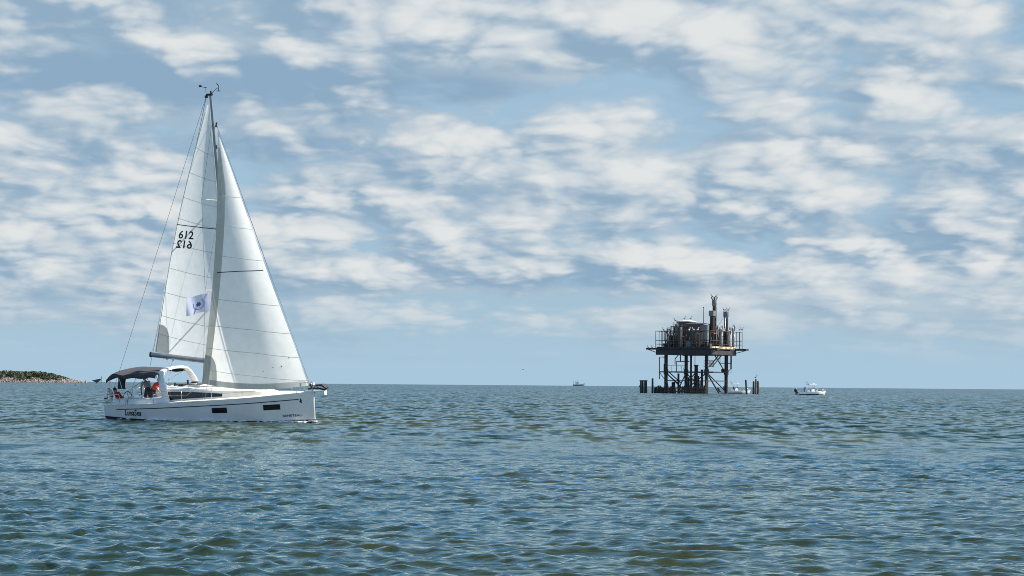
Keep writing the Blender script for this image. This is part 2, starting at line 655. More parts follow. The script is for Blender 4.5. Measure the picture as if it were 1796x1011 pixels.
cloth_mat('flag_ink', (0.16, 0.18, 0.36), 0.3)

# ------------------------------------------------------------------ the sailing yacht
BOAT_D = 106.6
HEEL = R(6.8)
YAW = R(-24.4)
bp0 = sea_at(383, BOAT_D)
boat = empty('sailing_yacht', (bp0.x, bp0.y, -0.02), (0, 0, 0),
             'white sailing yacht with raised white sails and dark bimini, heeling on the sea', 'sailboat')
boat.rotation_mode = 'QUATERNION'
boat.rotation_quaternion = (Matrix.Rotation(YAW, 3, 'Z') @ Matrix.Rotation(HEEL, 3, 'X')).to_quaternion()
BOAT_M = Matrix.Translation(boat.location) @ boat.rotation_quaternion.to_matrix().to_4x4()


def interp(x, xs, ys):
    return float(np.interp(x, xs, ys))


def smooth_interp(xs, ys):
    xs, ys = np.array(xs, float), np.array(ys, float)
    m = np.gradient(ys, xs)

    def f(x):
        x = min(max(x, xs[0]), xs[-1])
        i = int(min(max(np.searchsorted(xs, x) - 1, 0), len(xs) - 2))
        h = xs[i + 1] - xs[i]
        s = (x - xs[i]) / h
        return float((2 * s ** 3 - 3 * s ** 2 + 1) * ys[i] + (s ** 3 - 2 * s ** 2 + s) * h * m[i]
                     + (-2 * s ** 3 + 3 * s ** 2) * ys[i + 1] + (s ** 3 - s ** 2) * h * m[i + 1])
    return f


zs = smooth_interp([-6, -3, 0, 3, 6.1], [1.00, 1.14, 1.31, 1.46, 1.62])
bs = smooth_interp([-6, -4, -1, 1.5, 3.2, 4.6, 5.6, 5.95, 6.04, 6.07], [1.90, 2.02, 2.08, 1.88, 1.46, 0.86, 0.31, 0.12, 0.07, 0.015])
wf = smooth_interp([-6, -2, 2, 6], [0.90, 0.93, 0.88, 0.80])
zk = smooth_interp([-6, -2, 2, 6.1], [-0.10, -0.55, -0.60, -0.50])
zp = smooth_interp([-6, -4.5, -1, 2.5, 6.1], [0.45, 0.36, 0.29, 0.24, 0.20])


def hb(f, z):
    w = wf(f)
    if z >= 0:
        return bs(f) * (w + (1 - w) * max(z / zs(f), 0) ** 0.8)
    return bs(f) * w * math.sqrt(max(1 - (z / zk(f)) ** 2, 0.0))


ST = [-6, -5.6, -5, -4.2, -3.4, -2.6, -1.8, -1, -0.2, 0.6, 1.4, 2.2, 2.9, 3.5, 4.0, 4.5, 4.9, 5.3, 5.6, 5.8, 5.95, 6.02, 6.06, 6.07]
mb = MB()
for sgn in (-1, 1):
    mb.loft([[(f, sgn * hb(f, z), z) for z in np.linspace(zs(f), zp(f), 9)] for f in ST])
mb.loft([[(-6, y * hb(-6, z), z) for y in np.linspace(-1, 1, 9)] for z in np.linspace(zs(-6) - 0.02, zp(-6), 5)])
hull = mb.build('hull', MAT['gelcoat'], boat, smooth=50)
mb = MB()
for sgn in (-1, 1):
    mb.loft([[(f, sgn * hb(f, zp(f) + (zk(f) - zp(f)) * q) * (1.002 if q < 0.01 else 1), zp(f) + (zk(f) - zp(f)) * q)
              for q in np.linspace(0, 1, 10)] for f in ST])
mb.loft([[(-6, y * hb(-6, z), z) for y in np.linspace(-1, 1, 9)] for z in np.linspace(zp(-6), zk(-6) * 0.98, 5)])
mb.build('bottom_paint', MAT['bottom_paint'], hull, smooth=50)


def hull_ribbon(f0, f1, drop0, drop1, w0, w1, n, mat, name, parent, off=0.006):
    m = MB()
    for sgn in (-1, 1):
        rows = []
        for q in np.linspace(0, 1, n):
            f = f0 + (f1 - f0) * q
            z0 = zs(f) - (drop0 + (drop1 - drop0) * q)
            w = w0 + (w1 - w0) * q
            rows.append([(f, sgn * (hb(f, z) + off), z) for z in (z0, z0 - w / 2, z0 - w)])
        m.loft(rows)
    return m.build(name, mat, parent, smooth=True)


hull_ribbon(-5.15, 5.35, 0.20, 0.26, 0.045, 0.05, 40, MAT['navy'], 'sheer_stripe', hull)
hull_ribbon(-6, 6.03, -0.035, -0.035, 0.05, 0.05, 50, MAT['gelcoat'], 'toe_rail', hull, 0.012)


def hull_window(f0, f1, ztop, zbot):
    for sgn in (-1, 1):
        m = MB()
        rows = [[(f, sgn * (hb(f, z) + 0.008), z) for z in np.linspace(ztop + 0.012 * (f - f0), zbot + 0.012 * (f - f0), 4)] for f in np.linspace(f0, f1, 8)]
        m.loft(rows)
        w = m.build('hull_window', MAT['smoked_glass'], hull, smooth=True)
        m = MB()
        zt, zb = ztop, zbot
        edge = [(f0, zt), (f1, zt + 0.012 * (f1 - f0)), (f1, zb + 0.012 * (f1 - f0)), (f0, zb), (f0, zt)]
        for a, b in zip(edge[:-1], edge[1:]):
            m.tube([(a[0], sgn * (hb(a[0], a[1]) + 0.008), a[1]), (b[0], sgn * (hb(b[0], b[1]) + 0.008), b[1])], 0.012, 5)
        m.build('window_frame', MAT['navy'], w)


hull_window(0.92, 1.74, 0.970, 0.700)
hull_window(3.66, 4.46, 1.070, 0.800)


def hull_text(s, size, f0, z0, shear, bold, name, sx=1.0, parent=hull):
    vs, fs = text_mesh(s, size, shear, bold)
    x0 = min(v.x for v in vs)
    m = MB()
    m.add([(f0 + (v.x - x0) * sx, -(hb(f0 + (v.x - x0) * sx, z0 + v.y) + 0.012), z0 + v.y) for v in vs], fs)
    return m.build(name, MAT['letter'], parent)


hull_text('LunaSea', 0.44, -4.62, 0.51, 0.22, 0.009, 'name_lettering', 0.76)
hull_text('BENETEAU', 0.165, 4.55, 0.40, 0.0, 0.002, 'maker_lettering', 1.18)
# small emblem at the bow: rider-like dark mark
m = MB()
for (df, z, r) in ((0.0, 1.30, 0.035), (0.012, 1.24, 0.045), (-0.01, 1.18, 0.05), (0.02, 1.12, 0.035)):
    f = 5.44 + df
    pts = [(f + r * math.cos(a), -(hb(f + r * math.cos(a), z + r * math.sin(a)) + 0.010), z + r * 1.1 * math.sin(a)) for a in np.linspace(0, 2 * math.pi, 11)[:-1]]
    m.add(pts, [tuple(range(10))])
m.build('bow_emblem', MAT['letter'], hull)

# deck
mb = MB()
mb.loft([[(f, y * bs(f), zs(f) + 0.012 + 0.07 * (1 - y * y)) for y in np.linspace(-1, 1, 11)] for f in ST if f >= -2.6])
for sgn in (-1, 1):
    mb.loft([[(f, sgn * y, zs(f) + 0.014) for y in np.linspace(1.32, bs(f), 4)] for f in ST if f <= -2.6])
deck = mb.build('deck', MAT['deck_cream'], boat, smooth=40)

# cockpit: sole, benches, coamings
mb = MB()
mb.box((-4.25, 0, 0.71), (3.4, 2.64, 0.06))
mb.build('cockpit_sole', MAT['deck_cream'], boat)
for sgn in (-1, 1):
    mb = MB()
    mb.box((-3.55, sgn * 1.02, 0.76), (1.9, 0.56, 0.42))
    mb.build('bench', MAT['deck_cream'], boat)
    mb = MB()
    rows = []
    for f, h in ((-5.45, 1.22), (-5.2, 1.36), (-4.2, 1.40), (-3.2, 1.43), (-2.3, 1.52)):
        rows.append([(f, sgn * 1.30, 0.55), (f, sgn * 1.32, h - 0.03), (f, sgn * 1.38, h), (f, sgn * 1.56, h),
                     (f, sgn * 1.63, h - 0.05), (f, sgn * 1.70, zs(f))])
    mb.loft(rows)
    for r in (rows[0], rows[-1]):
        mb.add(r, [tuple(range(6))])
    co = mb.build('coaming', MAT['gelcoat'], boat, smooth=40)
    # winch on the coaming
    mb = MB()
    mb.lathe([(0.09, 0), (0.09, 0.03), (0.06, 0.06), (0.055, 0.14), (0.075, 0.17), (0.07, 0.19), (0.02, 0.2)], (-2.95, sgn * 1.47, 1.44), 12)
    mb.build('winch', MAT['steel'], co, smooth=40)
    mb = MB()
    mb.lathe([(0.08, 0), (0.08, 0.03), (0.055, 0.06), (0.05, 0.13), (0.068, 0.16), (0.02, 0.18)], (-3.9, sgn * 1.47, 1.405), 12)
    mb.build('winch', MAT['steel'], co, smooth=40)
mb = MB()
mb.box((-5.72, 0.0, 0.83), (0.5, 3.5, 0.34))
mb.build('stern_seat', MAT['gelcoat'], boat)
mb = MB()
mb.box((-4.55, 0, 0.83), (1.0, 0.42, 0.56))
mb.box((-4.55, 0, 1.13), (1.02, 0.5, 0.045))
mb.build('cockpit_table', MAT['gelcoat'], boat)

# coachroof with its long dark windows
croof = smooth_interp([-2.6, -1.5, 0.5, 2.0, 2.9, 3.5, 3.9], [1.93, 1.95, 1.93, 1.87, 1.80, 1.66, 1.52])
cwid = smooth_interp([-2.6, -1.0, 1.0, 2.6, 3.9], [1.40, 1.36, 1.18, 0.82, 0.42])
CF = list(np.linspace(-2.6, 3.9, 18))
mb = MB()
rows = []
for f in CF:
    w, h, b = cwid(f), croof(f), zs(f) + 0.0
    rows.append([(f, -w - 0.10, b), (f, -w, b + 0.8 * (h - b)), (f, -w + 0.10, h - 0.03), (f, -w * 0.5, h + 0.02), (f, 0, h + 0.04),
                 (f, w * 0.5, h + 0.02), (f, w - 0.10, h - 0.03), (f, w, b + 0.8 * (h - b)), (f, w + 0.10, b)])
mb.loft(rows)
mb.add(rows[0], [tuple(range(9))])
mb.add(rows[-1], [tuple(range(9))])
croof_o = mb.build('coachroof', MAT['deck_cream'], boat, smooth=35)
for sgn in (-1, 1):
    mb = MB()
    rows = []
    for q in np.linspace(0, 1, 16):
        f = -2.45 + 3.6 * q
        b, h, w = zs(f), croof(f), cwid(f)
        t0, t1 = 0.14 + 0.10 * q, 0.74 - 0.22 * q ** 2
        rows.append([(f, sgn * (w + 0.10 - 0.10 * t / 0.8 + 0.012), b + t * (h - b)) for t in np.linspace(t0, t1, 4)])
    mb.loft(rows)
    mb.build('cabin_window', MAT['smoked_glass'], croof_o, smooth=True)
    mb = MB()
    mb.tube([(f, sgn * (cwid(f) - 0.25), croof(f) + 0.07) for f in np.linspace(-1.0, 2.7, 12)], 0.018, 6)
    for f in np.linspace(-1.0, 2.7, 5):
        mb.tube([(f, sgn * (cwid(f) - 0.25), croof(f) - 0.02), (f, sgn * (cwid(f) - 0.25), croof(f) + 0.07)], 0.015, 6)
    mb.build('handrail', MAT['steel'], croof_o, smooth=40)
for (f, y, sx, sy) in ((0.0, 0.45, 0.55, 0.5), (2.3, 0.0, 0.6, 0.6), (3.1, 0.0, 0.35, 0.35)):
    mb = MB()
    mb.box((f, y, croof(f) + 0.055), (sx, sy, 0.05))
    mb.build('deck_hatch', MAT['smoked_glass'], croof_o)
mb = MB()
mb.box((-1.55, 0, 2.0), (1.5, 0.95, 0.07))
mb.build('companion_hatch', MAT['smoked_glass'], croof_o)
for y in (-0.62, 0.62):
    mb = MB()
    mb.lathe([(0.085, 0), (0.085, 0.03), (0.055, 0.06), (0.05, 0.13), (0.07, 0.16), (0.065, 0.18), (0.02, 0.19)], (-2.2, y, 1.96), 12)
    mb.build('cabin_winch', MAT['black'], croof_o, smooth=40)
    mb = MB()
    mb.box((-1.75, y, 2.02), (0.32, 0.26, 0.09))
    mb.build('rope_clutch', MAT['black'], croof_o)

# mainsheet arch
mb = MB()
pth = [(-2.05, -1.70, 1.15), (-2.20, -1.62, 1.6), (-2.40, -1.50, 2.15), (-2.56, -1.38, 2.52), (-2.66, -1.15, 2.76), (-2.70, -0.8, 2.85), (-2.72, 0, 2.89)]
pth = pth + [(a, -b, c) for (a, b, c) in pth[-2::-1]]
rows = []
for i, p in enumerate(pth):
    a, b = Vector(pth[max(i - 1, 0)]), Vector(pth[min(i + 1, len(pth) - 1)])
    d = (b - a).normalized()
    fa = Vector((1, 0, 0))
    fa = (fa - d * fa.dot(d)).normalized()
    nb = d.cross(fa)
    hw = 0.17 + 0.05 * abs(1 - 2 * abs(i / (len(pth) - 1) - 0.5)) * 0 + (0.05 if i in (0, len(pth) - 1) else 0)
    th = 0.075
    rows.append([Vector(p) + fa * hw * x + nb * th * y for x, y in ((-1, -0.6), (-0.6, -1), (0.6, -1), (1, -0.6), (1, 0.6), (0.6, 1), (-0.6, 1), (-1, 0.6))])
mb.loft(rows, closed=True)
arch = mb.build('mainsheet_arch', MAT['gelcoat'], boat, smooth=50)

# bimini
def bim(u, v):
    f = -5.90 + (3.22) * u
    y = -1.68 + 3.36 * v
    z = 2.84 - 0.17 * (2 * v - 1) ** 2 - 0.035 * math.cos(u * math.pi * 6) * 1.0
    if u < 0.14:
        z -= 0.24 * (1 - u / 0.14) ** 1.6
    z += 0.02 * math.sin(9 * u + 7 * v)
    return (f, y, z)


mb = MB()
mb.grid(bim, 36, 16)
for vv in (0.0, 1.0):                      # valances along both sides
    rows = []
    for u in np.linspace(0, 1, 37):
        f, y, z = bim(u, vv)
        s = -1 if vv == 0 else 1
        rows.append([(f, y, z), (f, y + s * 0.03, z - 0.10), (f, y + s * 0.015, z - 0.19 - 0.03 * math.sin(u * 18))])
    mb.loft(rows)
rows = []
for v in np.linspace(0, 1, 17):
    f, y, z = bim(0, v)
    rows.append([(f, y, z), (f - 0.03, y, z - 0.09), (f - 0.02, y, z - 0.17)])
mb.loft(rows)
bimini = mb.build('bimini_top', MAT['canvas_grey'], boat, smooth=True)
for sgn in (-1, 1):
    for pts in ([(-5.65, sgn * 1.74, 1.02), (-5.72, sgn * 1.66, 2.52)], [(-5.2, sgn * 1.76, 1.04), (-5.70, sgn * 1.66, 2.45)],
                [(-4.7, sgn * 1.76, 1.05), (-3.9, sgn * 1.66, 2.62)], [(-4.6, sgn * 1.76, 1.05), (-5.1, sgn * 1.66, 2.60)],
                [(-4.25, sgn * 1.69, 1.95), (-3.0, sgn * 1.66, 2.62)]):
        m = MB()
        m.tube(pts, 0.016, 6)
        m.build('bimini_pole', MAT['steel'], bimini, smooth=40)
mb = MB()
mb.grid(lambda u, v: (-5.52 + 0.50 * u + 0.03 * math.sin(v * 6), -1.20 + 0.06 * math.sin(u * 9 + v * 3), 2.60 - 0.76 * v), 10, 10)
mb.grid(lambda u, v: (-5.52 + 0.50 * u + 0.03 * math.sin(v * 6), -1.12 + 0.06 * math.sin(u * 9 + v * 3), 2.60 - 0.76 * v), 10, 10)
mb.build('rolled_side_curtain', MAT['canvas_grey'], bimini, smooth=True)

# twin wheels
for y in (-1.02, 1.02):
    m = MB()
    c = Vector((-5.05, y, 1.22))
    ring = [(c.x + 0.04 * math.cos(a) * 0, c.y + 0.46 * math.cos(a), c.z + 0.46 * math.sin(a)) for a in np.linspace(0, 2 * math.pi, 25)]
    m.tube(ring, 0.022, 6, cap=False)
    whl = m.build('steering_wheel', MAT['black'], boat, smooth=True)
    m = MB()
    for k in range(5):
        a = k * 2 * math.pi / 5 + 0.3
        m.tube([c, (c.x, c.y + 0.46 * math.cos(a), c.z + 0.46 * math.sin(a))], 0.011, 6)
    m.build('wheel_spokes', MAT['steel'], whl, smooth=True)
    m = MB()
    m.box((-4.88, y, 0.92), (0.30, 0.26, 0.74))
    m.box((-4.86, y, 1.36), (0.24, 0.30, 0.16))
    m.build('helm_pedestal', MAT['gelcoat'], boat)

# mast, spreaders, instruments
MAST0, MAST1 = Vector((1.02, 0, 1.90)), Vector((0.56, 0, 17.45))


def mast_at(z):
    q = (z - MAST0.z) / (MAST1.z - MAST0.z)
    p = MAST0.lerp(MAST1, q)
    p.x += 0.10 * math.sin(math.pi * min(max(q, 0), 1))
    return p


m = MB()
zz = np.linspace(1.9, 17.45, 16)
m.tube([mast_at(z) for z in zz], [0.115 - 0.045 * max(0, (z - 11) / 7) for z in zz], 10, squash=(1.0, 0.62))
mast = m.build('mast', MAT['mast_alu'], boat, smooth=60)
SPR = {}
for z, ln in ((7.05, 1.32), (11.85, 1.12)):
    for sgn in (-1, 1):
        a = mast_at(z)
        b = Vector((a.x - 0.42 * ln, sgn * 0.91 * ln, z + 0.10))
        SPR[(z, sgn)] = b
        m = MB()
        m.tube([a, a.lerp(b, 0.5), b], [0.062, 0.055, 0.036], 8, squash=(0.40, 1.0))
        m.build('spreader', MAT['gelcoat'], mast, smooth=60)
m = MB()
m.box((0.50, 0, 17.49), (0.36, 0.14, 0.11))
m.box((0.30, 0, 17.39), (0.14, 0.12, 0.14))
m.tube([(0.60, 0, 17.43), (0.60, 0, 17.68)], 0.045, 8)
m.build('masthead_crane', MAT['black'], mast)
m = MB()
m.tube([(0.62, 0, 17.53), (0.92, -0.02, 17.75), (1.1, -0.03, 17.83)], 0.014, 6)
m.tube([(1.1, -0.03, 17.66), (1.1, -0.03, 17.93), (1.02, -0.03, 18.01)], 0.020, 6)
m.tube([(0.98, -0.03, 18.09), (1.12, -0.03, 17.93)], 0.02, 6)
m.box((1.1, -0.03, 17.65), (0.2, 0.1, 0.03))
m.build('wind_sensor', MAT['black'], mast)
m = MB()
m.tube([(0.30, 0, 17.48), (0.25, 0, 17.89)], 0.007, 5)
m.tube([(-0.05, 0.0, 17.95), (0.33, 0.0, 17.86)], 0.014, 5)
m.box((-0.05, 0, 17.97), (0.16, 0.02, 0.10))
m.box((0.28, 0, 17.87), (0.10, 0.02, 0.05))
m.build('wind_vane', MAT['black'], mast)
m = MB()
m.tube([(0.80, 0, 15.75), (0.86, 0, 16.0)], 0.05, 6)
m.build('mast_fitting', MAT['black'], mast)
m = MB()
m.box((0.74, 0, 14.7), (0.12, 0.08, 0.2))
m.build('mast_fitting', MAT['black'], mast)

# boom
G, BE = Vector((0.90, 0.0, 3.12)), Vector((-3.62, -0.62, 3.66))
m = MB()
m.tube([G, G.lerp(BE, 0.5), BE], 0.135, 10, squash=(1.0, 0.62))
boom = m.build('boom', MAT['boom_alu'], boat, smooth=60)
m = MB()
m.tube([BE, BE + (BE - G).normalized() * 0.08], 0.15, 10, squash=(1.0, 0.7))
m.build('boom_end', MAT['black'], boom, smooth=60)
m = MB()
m.tube([G.lerp(BE, 0.32) + Vector((0, 0, -0.12)), (1.0, 0, 2.15)], 0.035, 6)
m.build('boom_vang', MAT['mast_alu'], boom, smooth=True)
m = MB()
for q, f in ((0.72, -2.72), (0.80, -2.74)):
    p = G.lerp(BE, q) + Vector((0, 0, -0.13))
    m.tube([p, (f, -0.2, 2.95)], 0.013, 5)
    m.box(p, (0.07, 0.05, 0.12))
m.build('mainsheet', MAT['rope'], boom)


# sails: a cambered, twisted sheet between luff and leech
def camber(x, p, mm):
    return mm / p ** 2 * (2 * p * x - x * x) if x < p else mm / (1 - p) ** 2 * ((1 - 2 * p) + 2 * p * x - x * x)


def make_sail(luff, leech, p, mfun, foot=None):
    def S(u, v, off=0.0):
        a, b = luff(v), leech(v)
        ch = b - a
        n = Vector((ch.y, -ch.x, 0)).normalized()          # towards leeward (starboard)
        if n.y > 0:
            n = -n
        pt = a + ch * u + n * (ch.length * camber(u, p, mfun(v)) + off)
        if foot:
            pt.z += foot(u) * max(0, 1 - v * 12)
        return pt
    return S


J_T, J_H, J_C = Vector((5.80, 0, 1.98)), Vector((0.90, 0, 15.62)), Vector((0.05, -1.42, 2.20))


def j_luff(v):
    p = J_T.lerp(J_H, v)
    p.y -= 0.10 * math.sin(math.pi * v)
    p.x -= 0.03 * math.sin(math.pi * v)
    return p


def j_leech(v):
    p = J_C.lerp(J_H, v * 0.998)
    w = math.sin(math.pi * v)
    p.y -= 0.62 * w * (1 - 0.2 * v)
    p.x += 0.66 * w
    return p


jib_S = make_sail(j_luff, j_leech, 0.40, lambda v: 0.150 + 0.02 * v, lambda u: -0.16 * math.sin(math.pi * u))
m_luff0, m_head = Vector((0.80, 0, 3.35)), Vector((0.47, 0, 16.95))
m_clew = Vector((-3.38, -0.60, 3.80))


def m_luff(v):
    z = 3.35 + (16.95 - 3.35) * v
    p = mast_at(z)
    return Vector((p.x - 0.13, p.y, z))


def m_leech(v):
    p = m_clew.lerp(m_head - Vector((0.14, 0, 0)), v)
    w = math.sin(math.pi * v)
    p.y -= 0.42 * w
    p.x -= 0.06 * w
    return p


main_S = make_sail(m_luff, m_leech, 0.45, lambda v: 0.085 + 0.02 * v)
m = MB()
m.grid(lambda u, v: main_S(u, v), 28, 70)
mainsail = m.build('mainsail', MAT['sailcloth'], boat, smooth=True)
m = MB()
m.grid(lambda u, v: jib_S(u, v), 40, 80)
jib = m.build('jib', MAT['sailcloth'], boat, smooth=True)


def sail_strip(S, path, w, mat, name, parent, n=24, off=0.012, along='u'):
    """thin ribbon lying on the leeward face; path is a list of (u, v)"""
    us = np.interp(np.linspace(0, 1, n), np.linspace(0, 1, len(path)), [p[0] for p in path])
    vs = np.interp(np.linspace(0, 1, n), np.linspace(0, 1, len(path)), [p[1] for p in path])
    pts = [S(u, v, off) for u, v in zip(us, vs)]
    rows = []
    for i, p in enumerate(pts):
        d = (pts[min(i + 1, n - 1)] - pts[max(i - 1, 0)]).normalized()
        nrm = Vector((0, -1, 0))
        s = d.cross(nrm).normalized() * w / 2
        rows.append([p - s, p + s])
    m_ = MB()
    m_.loft(rows)
    return m_.build(name, mat, parent, smooth=True)


for v0 in (0.065, 0.14, 0.235, 0.335, 0.435, 0.535, 0.62, 0.72, 0.82):
    sail_strip(main_S, [(1.0, v0 + 0.012), (0.5, v0 - 0.006), (0.0, v0 - 0.022)], 0.028, MAT['seam'], 'seam', mainsail)
sail_strip(main_S, [(1.0, 0.522), (0.0, 0.512)], 0.045, MAT['seam_bold'], 'draft_stripe', mainsail)
sail_strip(main_S, [(0.985, 0.0), (0.985, 0.97)], 0.05, MAT['seam'], 'leech_tape', mainsail, 60)
for v0, wd in ((0.05, .025), (0.135, .03), (0.225, .03), (0.33, .03), (0.50, .025), (0.62, .025), (0.74, .025)):
    sail_strip(jib_S, [(0.0, v0 - 0.032 * (1 - v0)), (0.4, v0 - 0.006), (1.0, v0 + 0.008)], wd, MAT['seam'], 'seam', jib, 40)
sail_strip(jib_S, [(0.06, 0.448), (0.5, 0.446), (0.93, 0.440)], 0.045, MAT['seam_bold'], 'draft_stripe', jib, 40)


def sail_patch(S, u0, u1, v0, v1, name, mat, parent, nu=6, nv=60, off=0.007, fn=None):
    m_ = MB()

    def g(a, b):
        v = v0 + (v1 - v0) * b
        ua, ub = (u0(v), u1(v)) if callable(u0) else (u0, u1)
        return S(ua + (ub - ua) * a, v, off)
    m_.grid(g, nu, nv)
    return m_.build(name, mat, parent, smooth=True)


chj = lambda v: (j_leech(v) - j_luff(v)).length
sail_patch(jib_S, lambda v: 1 - min(0.42 / max(chj(v), 0.1), 0.4), lambda v: 1.0, 0.0, 0.93, 'leech_cover', MAT['uv_strip'], jib)
m = MB()
m.grid(lambda a, b: jib_S(0.02 + 0.90 * a, 0.020 * b, 0.007), 40, 3)
m.build('foot_cover', MAT['patch'], jib, smooth=True)
for (S, uc, vc, ru, rv, nm, par, q) in ((jib_S, 1.0, 0.0, 0.16, 0.115, 'clew_patch', jib, (0.5, 1.0)),
                                        (main_S, 1.0, 0.0, 0.21, 0.115, 'clew_patch', mainsail, (0.5, 1.0))):
    m = MB()
    n = 18
    vs = [S(uc, vc, 0.016)]
    for k in range(n + 1):
        a = math.pi / 2 * k / n
        du, dv = ru * math.cos(a) ** 0.7, rv * math.sin(a) ** 0.7
        u = uc - du if q[0] > 0.2 else uc + du
        vs.append(S(u, vc + dv, 0.016))
    # denser fan so that it follows the belly of the sail
    m.add(vs, [(0, k, k + 1) for k in range(1, n + 1)])
    m.build(nm, MAT['patch'], par, smooth=True)
# tell-tales and small draft marks low on the jib
for (u, v) in ((0.26, 0.075), (0.36, 0.062), (0.18, 0.078), (0.09, 0.11)):
    m = MB()
    p = jib_S(u, v, 0.02)
    m.box(p, (0.045, 0.01, 0.06))
    m.build('sail_mark', MAT['seam_bold'], jib)


def sail_text(S, s, size, u0, v0, mirror, name, parent, ux, vz, mat):
    """lettering laid on the leeward face; ux, vz are chord and height in metres there"""
    vs, fs = text_mesh(s, size, 0.0, 0.012)
    w = max(v.x for v in vs)
    m_ = MB()
    pts = []
    for v in vs:
        x = (w - v.x) if mirror else v.x
        pts.append(S(u0 - x / ux, v0 + v.y / vz, 0.014))
    m_.add(pts, fs)
    return m_.build(name, mat, parent)


ch_n = (m_leech(0.47) - m_luff(0.47)).length
sail_text(main_S, '612', 0.60, 0.905, 0.468, False, 'sail_number', mainsail, ch_n, 13.6, MAT['letter'])
sail_text(main_S, '612', 0.60, 0.915, 0.430, True, 'sail_number', mainsail, ch_n, 13.6, MAT['letter'])

# standing rigging: each wire its own part
def wire(name, pts, r=0.009, mat='wire', parent=boat):
    m_ = MB()
    m_.tube(pts, r, 5)
    return m_.build(name, MAT[mat], parent)


wire('forestay', [(5.95, 0, 1.66), (0.86, 0, 15.85)], 0.020, 'steel')
m = MB()
m.lathe([(0.03, 0), (0.13, 0.02), (0.13, 0.05), (0.06, 0.07), (0.06, 0.18), (0.13, 0.2), (0.13, 0.23), (0.03, 0.36)], (5.90, 0, 1.78), 12)
m.build('furling_drum', MAT['black'], boat, smooth=40)
for sgn in (-1, 1):
    wire('backstay', [(0.30, 0, 17.42), (-5.85, sgn * 1.62, 1.05)], 0.010)
    lo, up = SPR[(7.05, sgn)], SPR[(11.85, sgn)]
    cp = (0.30, sgn * 1.80, zs(0.3) + 0.02)
    wire('cap_shroud', [cp, lo, up, mast_at(16.2)], 0.009)
    wire('lower_shroud', [(0.35, sgn * 1.74, zs(0.3) + 0.02), mast_at(6.95)], 0.008)
    wire('diagonal_shroud', [lo, mast_at(11.7)], 0.007)
wire('topping_lift', [BE + Vector((0.05, 0, 0.12)), (0.32, -0.03, 17.35)], 0.006, 'rope')
wire('jib_sheet', [J_C + Vector((0.02, 0, 0)), (-0.9, -1.55, 1.55), (-2.95, -1.47, 1.58)], 0.012, 'rope')
wire('flag_halyard', [SPR[(7.05, -1)].lerp(mast_at(7.05), 0.4), (0.45, -1.0, 4.4), (0.4, -1.7, zs(0.4))], 0.005, 'rope')

# lifelines, stanchions, pulpit, pushpit
for sgn in (-1, 1):
    tops = []
    for f in (-4.4, -2.7, -0.9, 0.9, 2.6, 4.1):
        b = (f, sgn * (bs(f) - 0.07), zs(f) + 0.02)
        tp = (f, sgn * (bs(f) - 0.10), zs(f) + 0.64)
        tops.append(tp)
        m = MB()
        m.tube([b, tp], 0.018, 6)
        m.build('stanchion', MAT['steel'], boat, smooth=True)
    a = [(-5.6, sgn * 1.78, 1.62)] + tops + [(5.25, sgn * 0.42, 2.12)]
    wire('lifeline', a, 0.006)
    wire('lifeline', [(p[0], p[1], p[2] - 0.30) for p in a], 0.006)
    m = MB()
    m.tube([(5.25, sgn * 0.44, zs(5.25)), (5.25, sgn * 0.42, 2.12), (5.7, sgn * 0.25, 2.16), (5.98, sgn * 0.14, 2.12), (6.02, sgn * 0.10, 1.65)], 0.016, 6)
    m.build('pulpit', MAT['steel'], boat, smooth=True)
    m = MB()
    m.tube([(-4.95, sgn * 1.86, 1.05), (-5.0, sgn * 1.84, 1.62), (-5.85, sgn * 1.76, 1.60), (-5.92, sgn * 1.2, 1.60), (-5.92, sgn * 0.7, 1.58), (-5.92, sgn * 0.7, 1.0)], 0.016, 6)
    m.tube([(-5.85, sgn * 1.76, 1.60), (-5.85, sgn * 1.78, 1.0)], 0.016, 6)
    m.build('pushpit', MAT['steel'], boat, smooth=True)
# bowsprit and stowed anchor
m = MB()
m.bar((5.5, 0, 1.66), (6.72, 0, 1.70), 0.26, 0.05)
m.box((6.70, 0, 1.60), (0.07, 0.24, 0.22))
m.build('bowsprit', MAT['gelcoat'], boat)
m = MB()
m.tube([(5.7, 0, 1.80), (6.3, 0, 1.84), (6.72, 0, 1.76)], 0.045, 6)
m.tube([(6.72, 0, 1.78), (6.82, 0, 1.86), (6.62, 0, 2.0), (6.2, 0, 2.0)], [0.05, 0.08, 0.09, 0.03], 6, squash=(1, 2.2))
m.tube([(6.15, -0.18, 1.88), (6.15, 0, 2.0), (6.15, 0.18, 1.88)], 0.03, 6)
m.build('anchor', MAT['black'], boat)


def on_boat(f, y, z):
    return BOAT_M @ Vector((f, y, z))


BQ = boat.rotation_quaternion.copy()


def boat_thing(name, f, y, z, label, cat, rz=0.0):
    o = empty(name, on_boat(f, y, z), (0, 0, 0), label, cat)
    o.rotation_mode = 'QUATERNION'
    o.rotation_quaternion = BQ @ Euler((0, 0, rz)).to_quaternion()
    return o


# horseshoe life buoy on the stern rail
lb = boat_thing('life_buoy', -5.93, -1.50, 1.18, 'white horseshoe life buoy hanging on the stern rail of the yacht', 'life buoy')
m = MB()
arc = [(0, 0.25 * math.cos(a), 0.30 + 0.33 * math.sin(a)) for a in np.linspace(-0.95, math.pi + 0.95, 18)]
m.tube(arc, 0.105, 8, squash=(1, 0.9))
m.build('cover', MAT['life_ring_cover'], lb, smooth=True)
for a in (-0.2, 1.57, 3.34):
    m = MB()
    c = Vector((0, 0.25 * math.cos(a), 0.30 + 0.33 * math.sin(a)))
    t_ = Vector((0, -math.sin(a), math.cos(a))) * 0.03
    m.tube([c - t_, c + t_], 0.112, 8)
    m.build('strap', MAT['black'], lb)

